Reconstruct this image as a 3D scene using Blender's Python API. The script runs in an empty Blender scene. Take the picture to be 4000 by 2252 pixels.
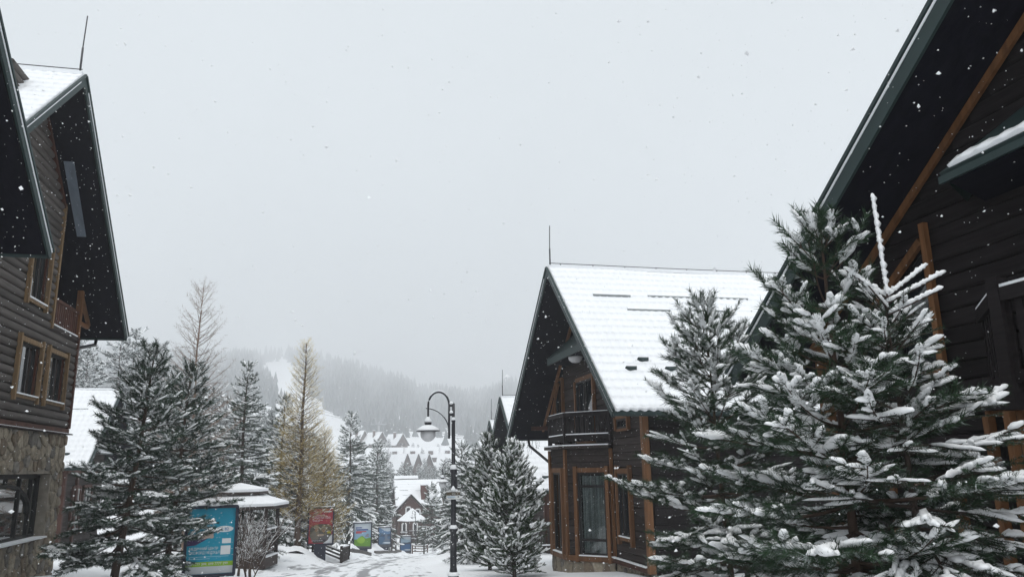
import bpy, math, random
import numpy as np
from mathutils import Matrix, Vector

SC = bpy.context.scene
C = SC.collection
R = math.radians

# ------------------------------------------------------------------ camera
F_MM = 27.0
PITCH, YAW, ROLL = R(13.0), R(13.0), R(-1.0)
EYE = Vector((0, 0, 1.65))
fw = Vector((math.sin(YAW) * math.cos(PITCH), math.cos(YAW) * math.cos(PITCH), math.sin(PITCH)))
rt0 = Vector((math.cos(YAW), -math.sin(YAW), 0))
up0 = rt0.cross(fw)
rt = rt0 * math.cos(ROLL) + up0 * math.sin(ROLL)
up = rt.cross(fw)
cd = bpy.data.cameras.new('camera')
cam = bpy.data.objects.new('camera', cd)
C.objects.link(cam)
cam.matrix_world = Matrix((rt, up, -fw)).transposed().to_4x4()
cam.location = EYE
cd.dof.use_dof, cd.dof.focus_distance, cd.dof.aperture_fstop = True, 16.0, 10.0     # a phone's small aperture
cd.lens, cd.sensor_width, cd.clip_start, cd.clip_end = F_MM, 36, 0.05, 6000
SC.camera = cam

# ------------------------------------------------------------------ overcast sky, soft sun, exposure
SUN_EL, SUN_AZ = R(70), R(200)          # azimuth clockwise from +Y: behind the camera
wd = bpy.data.worlds.new('World')
SC.world = wd
wd.use_nodes = True
nt = wd.node_tree
nt.nodes.clear()
sky = nt.nodes.new('ShaderNodeTexSky')
sky.sky_type = 'NISHITA'
sky.sun_disc = False
sky.sun_elevation, sky.sun_rotation = SUN_EL, SUN_AZ
sky.dust_density, sky.air_density = 4.0, 1.0
mixc = nt.nodes.new('ShaderNodeMix')
mixc.data_type = 'RGBA'
mixc.inputs[0].default_value = 0.93     # a closed cloud layer covers nearly all of the blue
bg = nt.nodes.new('ShaderNodeBackground')
bg.inputs[1].default_value = 0.1
wo = nt.nodes.new('ShaderNodeOutputWorld')
tc = nt.nodes.new('ShaderNodeTexCoord')
cn = nt.nodes.new('ShaderNodeTexNoise')
cn.inputs['Scale'].default_value, cn.inputs['Detail'].default_value = 1.6, 3
cr = nt.nodes.new('ShaderNodeMapRange')
cr.inputs[1].default_value, cr.inputs[2].default_value, cr.inputs[3].default_value, cr.inputs[4].default_value = .3, .7, .93, 1.06
cm = nt.nodes.new('ShaderNodeVectorMath')
cm.operation = 'SCALE'
cm.inputs[0].default_value = (5.12, 5.5, 5.72)     # thick cloud, thinner here and there
nt.links.new(tc.outputs['Generated'], cn.inputs['Vector'])
nt.links.new(cn.outputs[0], cr.inputs[0])
nt.links.new(cr.outputs[0], cm.inputs['Scale'])
nt.links.new(cm.outputs[0], mixc.inputs[7])
nt.links.new(sky.outputs[0], mixc.inputs[6])
nt.links.new(mixc.outputs[2], bg.inputs[0])
nt.links.new(bg.outputs[0], wo.inputs[0])
sl = bpy.data.lights.new('sun', 'SUN')
sl.energy, sl.angle, sl.color = 1.05, R(35), (1.0, 0.985, 0.96)
so = bpy.data.objects.new('sun', sl)
C.objects.link(so)
sdir = Vector((math.sin(SUN_AZ) * math.cos(SUN_EL), math.cos(SUN_AZ) * math.cos(SUN_EL), math.sin(SUN_EL)))
so.rotation_euler = sdir.to_track_quat('Z', 'Y').to_euler()
so.location = (0, 0, 60)
SC.view_settings.view_transform = 'Standard'
SC.view_settings.look = 'None'
SC.view_settings.exposure = 0.53
SC.view_settings.gamma = 1.0
SC.view_settings.use_curve_mapping = False
SC.render.engine = 'CYCLES'
cy = SC.cycles
cy.use_denoising = True
cy.max_bounces, cy.diffuse_bounces, cy.glossy_bounces = 5, 3, 3
cy.transmission_bounces, cy.transparent_max_bounces, cy.volume_bounces = 4, 6, 3
cy.sample_clamp_indirect = 6

# ------------------------------------------------------------------ helpers
W = {}


def link(o, parent=None, mw=None):
    mw = mw or Matrix()
    C.objects.link(o)
    if parent is not None:
        o.parent = parent
        o.matrix_parent_inverse = W[parent.name].inverted()
    o.matrix_basis = mw
    W[o.name] = mw.copy()
    return o


def tag(o, label, cat=None, group=None, kind=None):
    if label: o['label'] = label
    if cat: o['category'] = cat
    if group: o['group'] = group
    if kind: o['kind'] = kind
    return o


def thing(name, label, cat, loc, group=None):
    e = bpy.data.objects.new(name, None)
    e.empty_display_size = 0.3
    link(e, None, Matrix.Translation(Vector(loc)))
    return tag(e, label, cat, group)


def npmesh(name, V, F):
    """V (n,3); F (m,k) all of one size, or a list of such arrays"""
    me = bpy.data.meshes.new(name)
    V = np.asarray(V, np.float32)
    Fs = F if isinstance(F, list) else [F]
    Fs = [np.asarray(f, np.int32) for f in Fs if len(f)]
    me.vertices.add(len(V))
    me.vertices.foreach_set('co', V.ravel())
    nl = sum(f.size for f in Fs)
    npol = sum(len(f) for f in Fs)
    me.loops.add(nl)
    me.loops.foreach_set('vertex_index', np.concatenate([f.ravel() for f in Fs]))
    me.polygons.add(npol)
    tot = np.concatenate([np.full(len(f), f.shape[1], np.int32) for f in Fs])
    st = np.concatenate([[0], np.cumsum(tot)[:-1]]).astype(np.int32)
    me.polygons.foreach_set('loop_start', st)
    me.polygons.foreach_set('loop_total', tot)
    me.update(calc_edges=True)
    me.polygons.foreach_set('use_smooth', np.zeros(npol, bool))
    return me


def smooth(me):
    me.polygons.foreach_set('use_smooth', np.ones(len(me.polygons), bool))
    return me


def ob(name, me, mat, parent=None, mw=None):
    o = bpy.data.objects.new(name, me)
    if not me.materials:
        me.materials.append(mat)
    elif me.materials[0] != mat:
        o.material_slots[0].link = 'OBJECT'
        o.material_slots[0].material = mat
    return link(o, parent, mw)


def pymesh(name, V, F, mat, parent=None, sm_=False):
    me = bpy.data.meshes.new(name)
    me.from_pydata([tuple(v) for v in V], [], [tuple(f) for f in F])
    me.update()
    if sm_: smooth(me)
    return ob(name, me, mat, parent)


CUBE_V = np.array([(x, y, z) for x in (-.5, .5) for y in (-.5, .5) for z in (-.5, .5)])
CUBE_F = np.array([(0, 1, 3, 2), (4, 6, 7, 5), (0, 4, 5, 1), (2, 3, 7, 6), (0, 2, 6, 4), (1, 5, 7, 3)])
CUBE = npmesh('box', CUBE_V, CUBE_F)


def obox(name, c, ax, dims, mat, parent=None):
    a, b, d = [Vector(v).normalized() for v in ax]
    m = Matrix((a * dims[0], b * dims[1], d * dims[2])).transposed().to_4x4()
    m.translation = Vector(c)
    return ob(name, CUBE, mat, parent, m)


def box(name, lo, hi, mat, parent=None):
    lo, hi = Vector(lo), Vector(hi)
    return obox(name, (lo + hi) / 2, ((1, 0, 0), (0, 1, 0), (0, 0, 1)), hi - lo, mat, parent)


def bar(name, p0, p1, w, t, mat, parent=None, upv=(0, 0, 1)):
    """beam from p0 to p1: w across, t along upv"""
    p0, p1 = Vector(p0), Vector(p1)
    d = (p1 - p0)
    L = d.length
    d.normalize()
    s = d.cross(Vector(upv))
    if s.length < 1e-3: s = d.cross(Vector((1, 0, 0)))
    s.normalize()
    u = s.cross(d)
    return obox(name, (p0 + p1) / 2, (d, s, u), (L, w, t), mat, parent)


class Acc:
    """collects quads / tris into one mesh"""
    def __init__(s): s.V, s.T, s.Q, s.n = [], [], [], 0
    def add(s, V, F):
        F = np.asarray(F)
        (s.T if F.shape[1] == 3 else s.Q).append(F + s.n)
        s.V.append(np.asarray(V, float)); s.n += len(V)
    def box(s, c, ax, dims):
        A = np.array([np.array(Vector(a).normalized()) * d for a, d in zip(ax, dims)])
        s.add(CUBE_V @ A + np.array(c), CUBE_F)
    def bar(s, p0, p1, w, t, upv=(0, 0, 1)):
        p0, p1 = Vector(p0), Vector(p1); d = p1 - p0; L = d.length; d.normalize()
        q = d.cross(Vector(upv))
        if q.length < 1e-3: q = d.cross(Vector((1, 0, 0)))
        q.normalize(); s.box((p0 + p1) / 2, (d, q, q.cross(d)), (L, w, t))
    def tube(s, P, rad, n=6, cap=True):
        V, F = tube(P, rad, n); s.add(V, F)
    def build(s, name, mat, parent=None, sm_=False):
        V = np.concatenate(s.V); Fs = []
        if s.T: Fs.append(np.concatenate(s.T))
        if s.Q: Fs.append(np.concatenate(s.Q))
        me = npmesh(name, V, Fs)
        if sm_: smooth(me)
        return ob(name, me, mat, parent)


def tube(P, rad, n=6):
    P = np.asarray(P, float); k = len(P)
    rad = np.broadcast_to(np.asarray(rad, float), (k,))
    T = np.gradient(P, axis=0); T /= np.linalg.norm(T, axis=1)[:, None] + 1e-9
    ref = np.where(np.abs(T[:, 2:3]) > .95, np.array([[1., 0, 0]]), np.array([[0, 0, 1.]]))
    A = np.cross(T, ref); A /= np.linalg.norm(A, axis=1)[:, None] + 1e-9
    B = np.cross(T, A)
    ph = np.arange(n) * 2 * math.pi / n
    V = (P[:, None] + rad[:, None, None] * (A[:, None] * np.cos(ph)[None, :, None] + B[:, None] * np.sin(ph)[None, :, None])).reshape(-1, 3)
    i = np.arange(k - 1)[:, None] * n; j = np.arange(n)[None, :]; j2 = (j + 1) % n
    F = np.stack([i + j, i + j2, i + n + j2, i + n + j], -1).reshape(-1, 4)
    return V, F


def tube_ob(name, P, rad, mat, parent=None, n=10):
    V, F = tube(P, rad, n)
    me = npmesh(name, V, [F, np.array([list(range(n))[::-1]]), np.array([list(range(len(V) - n, len(V)))])])
    return ob(name, smooth(me), mat, parent)


def lathe(name, prof, c, mat, parent=None, n=24, sharp=False):
    """prof: (radius, z) pairs from bottom to top about a vertical axis through c"""
    ph = np.arange(n) * 2 * math.pi / n
    V = np.array([(c[0] + r * math.cos(a), c[1] + r * math.sin(a), c[2] + z) for r, z in prof for a in ph])
    k = len(prof)
    i = np.arange(k - 1)[:, None] * n; j = np.arange(n)[None, :]; j2 = (j + 1) % n
    F = np.stack([i + j, i + j2, i + n + j2, i + n + j], -1).reshape(-1, 4)
    me = npmesh(name, V, [F, np.array([list(range(n))[::-1]]), np.array([list(range(len(V) - n, len(V)))])])
    if not sharp: smooth(me)
    return ob(name, me, mat, parent)


# ------------------------------------------------------------------ materials
def M(name, col, rough=.8, var=.25, scale=(3, 3, 3), bump=0., spec=.25, col2=None, detail=4, bscale=None, contrast=1., metal=0., orand=0.):
    m = bpy.data.materials.new(name); m.use_nodes = True
    t = m.node_tree; N, L = t.nodes, t.links
    b = N['Principled BSDF']
    b.inputs['Roughness'].default_value = rough
    b.inputs['Specular IOR Level'].default_value = spec
    b.inputs['Metallic'].default_value = metal
    g = N.new('ShaderNodeNewGeometry')
    mp = N.new('ShaderNodeMapping'); mp.inputs['Scale'].default_value = scale
    L.new(g.outputs['Position'], mp.inputs['Vector'])
    no = N.new('ShaderNodeTexNoise'); no.inputs['Scale'].default_value = 1; no.inputs['Detail'].default_value = detail
    L.new(mp.outputs[0], no.inputs['Vector'])
    mr = N.new('ShaderNodeMapRange')
    mr.inputs[1].default_value = .5 - .28 / contrast; mr.inputs[2].default_value = .5 + .28 / contrast
    L.new(no.outputs[0], mr.inputs[0])
    mx = N.new('ShaderNodeMix'); mx.data_type = 'RGBA'
    c1 = [c * (1 - var) for c in col] + [1]
    c2 = list(col2) + [1] if col2 else [min(1, c * (1 + var)) for c in col] + [1]
    mx.inputs[6].default_value = c1; mx.inputs[7].default_value = c2
    L.new(mr.outputs[0], mx.inputs[0]); L.new(mx.outputs[2], b.inputs['Base Color'])
    if orand:   # each board or stone has its own tone
        oi = N.new('ShaderNodeObjectInfo'); m2 = N.new('ShaderNodeMapRange'); m2.inputs[3].default_value = 1 - orand; m2.inputs[4].default_value = 1 + orand
        L.new(oi.outputs['Random'], m2.inputs[0]); hs = N.new('ShaderNodeHueSaturation'); L.new(m2.outputs[0], hs.inputs['Value'])
        L.new(mx.outputs[2], hs.inputs['Color']); L.new(hs.outputs[0], b.inputs['Base Color'])
    if bump:
        bp = N.new('ShaderNodeBump'); bp.inputs['Strength'].default_value = bump; bp.inputs['Distance'].default_value = .03
        src = no
        if bscale:
            src = N.new('ShaderNodeTexNoise'); src.inputs['Scale'].default_value = bscale; src.inputs['Detail'].default_value = 5
            L.new(g.outputs['Position'], src.inputs['Vector'])
        L.new(src.outputs[0], bp.inputs['Height']); L.new(bp.outputs[0], b.inputs['Normal'])
    return m


SNOW = M('snow', (.86, .875, .895), .75, .03, (1.2, 1.2, 1.2), .5, .15, bscale=16)
SNOWT = M('tree_snow', (.93, .94, .95), .8, .04, (9, 9, 9), .35, .1, bscale=60)
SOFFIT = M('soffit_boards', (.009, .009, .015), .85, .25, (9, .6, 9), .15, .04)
GREEN = M('green_metal', (.02, .038, .038), .55, .18, (2, 2, 2), .05, .3)
LOGS = M('grey_brown_logs', (.08, .07, .064), .7, .35, (14, .9, 14), .25, .25, orand=.28)
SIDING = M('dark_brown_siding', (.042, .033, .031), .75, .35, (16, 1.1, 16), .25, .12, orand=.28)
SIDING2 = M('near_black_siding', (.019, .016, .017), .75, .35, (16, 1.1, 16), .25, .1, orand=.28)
BROWN = M('red_brown_board', (.075, .03, .02), .65, .35, (6, 6, 1), .2)
ORANGE = M('orange_stained_wood', (.165, .076, .032), .6, .4, (14, 14, 1.2), .25, .3, detail=6, orand=.15)
TAN = M('tan_weathered_wood', (.19, .125, .068), .7, .35, (14, 14, 1.4), .3, .2, detail=6, orand=.15)
DARKW = M('dark_stained_wood', (.04, .03, .027), .7, .35, (12, 12, 1.5), .2, orand=.28)
FRAME = M('dark_window_frame', (.02, .019, .02), .45, .15, (3, 3, 3))
WHITEF = M('white_frame', (.7, .7, .7), .5, .05)
BLACK = M('black_painted_steel', (.012, .013, .018), .4, .2, (5, 5, 5), 0, .5)
NAVY = M('navy_frame', (.01, .013, .032), .45, .2, (5, 5, 5), 0, .45)
MORTAR = M('mortar', (.27, .24, .2), .9, .3, (5, 5, 5), .4, bscale=40)
BARK = M('bark', (.06, .045, .038), .9, .45, (12, 12, 3), .5)
BARKP = M('pine_bark', (.075, .05, .038), .9, .45, (12, 12, 3), .5)
def NM(name, col, frost, scale=11., lo=.52, hi=.68, var=.45):
    """needles with rime and powder snow clinging in patches, thicker on faces turned up"""
    m = M(name, col, .7, var, (1.6, 1.6, 1.6), 0, .15)
    t = m.node_tree; N, L = t.nodes, t.links; b = N['Principled BSDF']
    src = b.inputs['Base Color'].links[0].from_socket
    g = N.new('ShaderNodeNewGeometry'); no = N.new('ShaderNodeTexNoise'); no.inputs['Scale'].default_value = scale; no.inputs['Detail'].default_value = 3
    L.new(g.outputs['Position'], no.inputs['Vector'])
    sp = N.new('ShaderNodeSeparateXYZ'); L.new(g.outputs['True Normal'], sp.inputs[0])
    ab = N.new('ShaderNodeMath'); ab.operation = 'MULTIPLY'; ab.inputs[1].default_value = .16; L.new(sp.outputs[2], ab.inputs[0])
    ad = N.new('ShaderNodeMath'); ad.operation = 'ADD'; L.new(no.outputs[0], ad.inputs[0]); L.new(ab.outputs[0], ad.inputs[1])
    mr = N.new('ShaderNodeMapRange'); mr.inputs[1].default_value = lo; mr.inputs[2].default_value = hi; mr.inputs[4].default_value = frost; L.new(ad.outputs[0], mr.inputs[0])
    mx = N.new('ShaderNodeMix'); mx.data_type = 'RGBA'; mx.inputs[7].default_value = (.72, .76, .79, 1)
    L.new(mr.outputs[0], mx.inputs[0]); L.new(src, mx.inputs[6]); L.new(mx.outputs[2], b.inputs['Base Color'])
    return m


NEEDLE = NM('pine_needles', (.03, .058, .03), .5, 14., .58, .78)
NEEDLED = NM('dark_pine_needles', (.03, .056, .034), .65, 9., .55, .75)
NEEDLES = NM('spruce_needles', (.028, .053, .03), .5, 12., .58, .78)
NEEDLEJ = NM('juniper_needles', (.034, .064, .026), .55, 9., .56, .75)
NEEDLEF = NM('far_needles', (.03, .046, .036), .8, 1.6, .48, .66)
LARCHY = NM('yellow_larch_twigs', (.56, .42, .13), .55, 8., .56, .76, .35)
LARCHB = NM('bare_larch_twigs', (.22, .15, .11), .6, 8., .55, .75, .35)
TWIG = M('brown_twigs', (.10, .07, .055), .85, .35, (4, 4, 4))
CONCR = M('kerb_concrete', (.12, .115, .11), .9, .4, (5, 5, 5), .3)
STONES = [M('stone_tan', (.25, .215, .165), .85, .4, (9, 9, 9), .6, bscale=30, orand=.28), M('stone_grey', (.19, .175, .155), .85, .4, (9, 9, 9), .6, bscale=30, orand=.28),
          M('stone_rust', (.19, .15, .11), .85, .4, (9, 9, 9), .6, bscale=30, orand=.28), M('stone_pale', (.30, .26, .2), .85, .4, (9, 9, 9), .6, bscale=30, orand=.28)]
STEEL = M('galvanised_steel', (.30, .31, .33), .5, .15, (2, 2, 2), 0, .5)
BRICK = M('chimney_brick', (.09, .035, .028), .85, .4, (6, 6, 12), .3)
FARWALL = M('far_brown_wall', (.07, .035, .028), .8, .3, (3, 3, 8))
PLASTIC = M('grey_plastic_sheet', (.16, .19, .23), .4, .25, (6, 2, 3), .2, .4)
CURTAIN = M('net_curtain', (.42, .44, .44), .9, .5, (16, 16, .3), .3, contrast=1.6)


def glass(name, col, rough=.04, spec=.6):
    m = bpy.data.materials.new(name); m.use_nodes = True
    b = m.node_tree.nodes['Principled BSDF']
    b.inputs['Base Color'].default_value = (*col, 1)
    b.inputs['Roughness'].default_value = rough
    b.inputs['Specular IOR Level'].default_value = spec
    b.inputs['IOR'].default_value = 1.52
    b.inputs['Transmission Weight'].default_value = 0.0
    return m


def clear_glass(name):
    m = bpy.data.materials.new(name); m.use_nodes = True
    t = m.node_tree; t.nodes.clear()
    o = t.nodes.new('ShaderNodeOutputMaterial'); mix = t.nodes.new('ShaderNodeMixShader')
    fr = t.nodes.new('ShaderNodeFresnel'); fr.inputs[0].default_value = 1.65
    tr = t.nodes.new('ShaderNodeBsdfTransparent'); tr.inputs[0].default_value = (.82, .86, .86, 1)
    gl = t.nodes.new('ShaderNodeBsdfGlossy'); gl.inputs['Roughness'].default_value = .02
    t.links.new(fr.outputs[0], mix.inputs[0]); t.links.new(tr.outputs[0], mix.inputs[1]); t.links.new(gl.outputs[0], mix.inputs[2])
    t.links.new(mix.outputs[0], o.inputs[0])
    return m


GLASS = glass('window_glass', (.012, .015, .018))
GLASSM = glass('mirror_like_glass', (.03, .035, .035), .03, 1.0)
GLASSM.node_tree.nodes['Principled BSDF'].inputs['IOR'].default_value = 2.4
GLASSC = clear_glass('clear_window_glass')
GLOBE = glass('opal_globe', (.62, .62, .63), .25, .5)


def flat(name, col, rough=.5):
    return M(name, col, rough, .06, (3, 3, 3), 0, .3)


# ------------------------------------------------------------------ terrain
PY=[-60,0,10,20,24,30,40,50,58,66,74,84,92,100,114,125,180,300,340,380]
PZ=[1.0,0,-.5,-1.12,-1.42,-1.92,-2.8,-3.78,-4.56,-5.37,-6.2,-7.15,-7.18,-7.3,-7.7,-7.9,-6.5,-1.5,4.0,9.5]
_ty=np.linspace(-60,380,881)
_tz=np.interp(_ty,PY,PZ); _k=np.hanning(13); _k/=_k.sum()
_tz=np.convolve(np.pad(_tz,6,mode='edge'),_k,mode='valid')
RT=[(-180, 179.2), (-60, 224.2), (-12.26, 205.1), (-7.68, 206.5), (-5.63, 208.1), (-3.01, 213.2), (-1.02, 205.9), (1.56, 189.5), (4.36, 165.1), (6.24, 150.1), (8.31, 139.7), (10.02, 136.3), (11.54, 144.7), (12.87, 155.0), (16.7, 171.8), (24.22, 177.8), (70, 254.2), (180, 179.2)]
def sm(t):
    t=np.clip(t,0,1); return t*t*(3-2*t)
def G(x,y):
    x=np.asarray(x,float); y=np.asarray(y,float)
    r=np.hypot(x,y)
    def near(x,y):
        z=np.interp(y,_ty,_tz)
        z=z+28*(1-np.exp(-np.clip(5-x,0,None)/38))*sm((y-52)/90)
        z=z+.1*np.clip(-x-2,0,6)*sm((y-6)/12)
        xr=np.interp(y,[0,20,30,42,58,74,84,98,115],[-.4,-.1,.5,1.9,5.0,8.2,10.8,13.2,15.5])
        z=z+.62*sm((xr-1.4-x)/1.7)*sm((y-25)/14)*(1-sm((y-74)/14))
        z=z+.3*sm((x-xr-2.6)/1.6)*sm((y-25)/14)*(1-sm((y-90)/14))
        z=z+.04*np.sin(x*.9+1.3*np.sin(y*.35))*np.sin(y*.7+.6)*sm((y-4)/10)
        return z
    th=np.degrees(np.arctan2(x,y))
    k=np.minimum(1,380/np.maximum(r,1e-6))
    z0=near(x*k,y*k)
    t=(r-380)/1120
    zr=np.interp(th,[a for a,b in RT],[b for a,b in RT])
    zr=zr+14*np.sin(th*1.7)*sm((r-450)/300)*np.clip(1-abs(t-.5)*2,0,1)
    s=np.where(t<1,np.clip(t,0,1)**1.15,1)
    zm=z0*(1-s)+zr*s-np.clip(r-1500,0,None)*.25
    return np.where(r<380,z0,zm)
def gz(x, y): return float(G(x, y))


rad = np.concatenate([[0.01], np.geomspace(1.0, 2200, 136)])
ang = np.linspace(-math.pi, math.pi, 401)[:-1]
RR, AA = np.meshgrid(rad, ang, indexing='ij')
GX, GY = RR * np.sin(AA), RR * np.cos(AA)
GV = np.stack([GX, GY, G(GX, GY)], -1).reshape(-1, 3)
na = len(ang)
i = np.arange(len(rad) - 1)[:, None] * na; j = np.arange(na)[None, :]; j2 = (j + 1) % na
GROUND = M('ground_snow', (.87, .885, .905), .8, .03, (.25, .25, .25), .25, .12, bscale=4)
tag(ob('ground', smooth(npmesh('ground', GV, np.stack([i + j, i + na + j, i + na + j2, i + j2], -1).reshape(-1, 4))), GROUND), 'snow covered ground falling away down the valley', None, None, 'structure')

# road: a trodden strip with half-cleared tyre tracks
RC = np.array([(-.6, -8), (-.4, 10), (-.1, 20), (.5, 30), (1.9, 42), (5.0, 58), (8.2, 74), (10.8, 84), (13.2, 98), (15.5, 115)])
yy = np.linspace(-8, 115, 380)
xx = np.interp(yy, RC[:, 1], RC[:, 0])
kk = np.hanning(31); kk /= kk.sum()
xx = np.convolve(np.pad(xx, 15, mode='edge'), kk, mode='valid')
hw = np.interp(yy, [0, 20, 40, 60, 115], [2.9, 2.9, 2.7, 2.6, 2.4])
us = np.linspace(-1, 1, 25)
RX = xx[:, None] + hw[:, None] * us[None]
RY = np.repeat(yy[:, None], 25, 1)
RZ = G(RX, RY) + .035 * (1 - np.abs(us[None]) ** 6) + .004 - .02 * np.exp(-((np.abs(us[None] * hw[:, None]) - .85) / .3) ** 2)
V = np.stack([RX, RY, RZ], -1).reshape(-1, 3)
i = np.arange(379)[:, None] * 25; j = np.arange(24)[None]
F = np.stack([i + j, i + j + 1, i + 26 + j, i + 25 + j], -1).reshape(-1, 4)
me = smooth(npmesh('road', V, F))
uvl = me.uv_layers.new(name='UVMap')
vi = np.empty(len(me.loops), np.int32); me.loops.foreach_get('vertex_index', vi)
UVv = np.stack([(us[None] * hw[:, None]).repeat(1, 0), RY], -1).reshape(-1, 2)
uvl.data.foreach_set('uv', UVv[vi].astype(np.float32).ravel())


def road_material():
    m = bpy.data.materials.new('snowy_road'); m.use_nodes = True
    t = m.node_tree; N, L = t.nodes, t.links; b = N['Principled BSDF']
    b.inputs['Roughness'].default_value = .75; b.inputs['Specular IOR Level'].default_value = .2
    uv = N.new('ShaderNodeUVMap')
    def noise(sx, sy, det, sc=1):
        mp = N.new('ShaderNodeMapping'); mp.inputs['Scale'].default_value = (sx, sy, 1)
        L.new(uv.outputs[0], mp.inputs[0]); no = N.new('ShaderNodeTexNoise'); no.inputs['Scale'].default_value = sc
        no.inputs['Detail'].default_value = det; L.new(mp.outputs[0], no.inputs['Vector']); return no.outputs[0]
    def math_(op, a, bb):
        n = N.new('ShaderNodeMath'); n.operation = op
        for k, v in enumerate((a, bb)):
            if hasattr(v, 'node'): L.new(v, n.inputs[k])
            else: n.inputs[k].default_value = v
        return n.outputs[0]
    sp = N.new('ShaderNodeSeparateXYZ'); L.new(uv.outputs[0], sp.inputs[0])
    u = math_('ADD', sp.outputs[0], math_('MULTIPLY', math_('SUBTRACT', noise(.15, .06, 2), .5), 1.6))
    # two wheel bands
    def band(c, w):
        d = math_('ABSOLUTE', math_('SUBTRACT', u, c), 0); return math_('SUBTRACT', 1.0, math_('MINIMUM', math_('DIVIDE', d, w), 1.0))
    bands = math_('MAXIMUM', math_('MAXIMUM', band(-.6, .8), band(1.0, .75)), math_('MULTIPLY', band(-1.75, .4), .6))
    st = noise(3.2, .55, 6)
    pat = noise(.5, .12, 3)
    v = math_('ADD', math_('ADD', math_('MULTIPLY', bands, .24), st), math_('MULTIPLY', math_('SUBTRACT', pat, .5), .5))
    mr = N.new('ShaderNodeMapRange'); mr.inputs[1].default_value = .56; mr.inputs[2].default_value = .72; L.new(v, mr.inputs[0])
    mx = N.new('ShaderNodeMix'); mx.data_type = 'RGBA'
    mx.inputs[6].default_value = (.85, .868, .89, 1); mx.inputs[7].default_value = (.13, .13, .14, 1)
    L.new(math_('MULTIPLY', mr.outputs[0], .75), mx.inputs[0]); L.new(mx.outputs[2], b.inputs['Base Color'])
    bp = N.new('ShaderNodeBump'); bp.inputs['Strength'].default_value = .7; bp.inputs['Distance'].default_value = .04; bp.invert = True
    L.new(st, bp.inputs['Height']); L.new(bp.outputs[0], b.inputs['Normal'])
    return m


tag(ob('road', me, road_material()), 'snow covered road with dark slushy tyre tracks leading downhill', None, None, 'structure')

# ------------------------------------------------------------------ roofs, walls, windows
LOGM = None


def prof_mesh(name, prof):
    """unit-length plank: prof = (depth, height) outline from bottom to top, depth along +Y outward, height 0..1, along X 0..1"""
    n = len(prof)
    V = [(0, d, h) for d, h in prof] + [(1, d, h) for d, h in prof]
    F = [(k, k + 1, n + k + 1, n + k) for k in range(n - 1)] + [(n - 1, 0, n, 2 * n - 1)]
    me = bpy.data.meshes.new(name); me.from_pydata(V, [], F + [tuple(range(n))[::-1], tuple(range(n, 2 * n))]); me.update()
    return me


LOGP = smooth(prof_mesh('log', [(0, .02)] + [(.12 + .88 * math.sin(a), .5 - .48 * math.cos(a)) for a in np.linspace(.12, math.pi - .12, 7)] + [(0, .98)]))
PLANKP = prof_mesh('plank', [(0, 0), (.35, 0), (.8, .06), (1, .14), (.85, .55), (.7, .93), (.3, 1), (0, 1)])


def plank_wall(parent, p0, u, n, z0, z1, ch, depth, mat, mesh_, span, openings=(), name='plank', seed=0):
    """span(z) -> (umin, umax); openings: (u0, u1, z0, z1)"""
    rnd = random.Random(seed)
    u, n = Vector(u), Vector(n)
    k = max(1, round((z1 - z0) / ch)); ch = (z1 - z0) / k
    for c in range(k):
        za, zb = z0 + c * ch, z0 + (c + 1) * ch
        zm = (za + zb) / 2
        a0, a1 = span(zb if span(zb)[1] - span(zb)[0] < span(za)[1] - span(za)[0] else za)
        segs = [(a0, a1)]
        for (o0, o1, q0, q1) in openings:
            if q0 < zm < q1:
                ns = []
                for (s0, s1) in segs:
                    if o0 > s0: ns.append((s0, min(s1, o0)))
                    if o1 < s1: ns.append((max(s0, o1), s1))
                segs = [s_ for s_ in ns if s_[1] - s_[0] > .03]
        for (s0, s1) in segs:
            if s1 - s0 < .05: continue
            d = depth * rnd.uniform(.9, 1.1)
            m = Matrix((u * (s1 - s0), n * d, Vector((0, 0, ch)))).transposed().to_4x4()
            m.translation = Vector(p0) + u * s0 + Vector((0, 0, za - p0[2]))
            ob(name, mesh_, mat, parent, m)


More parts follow.
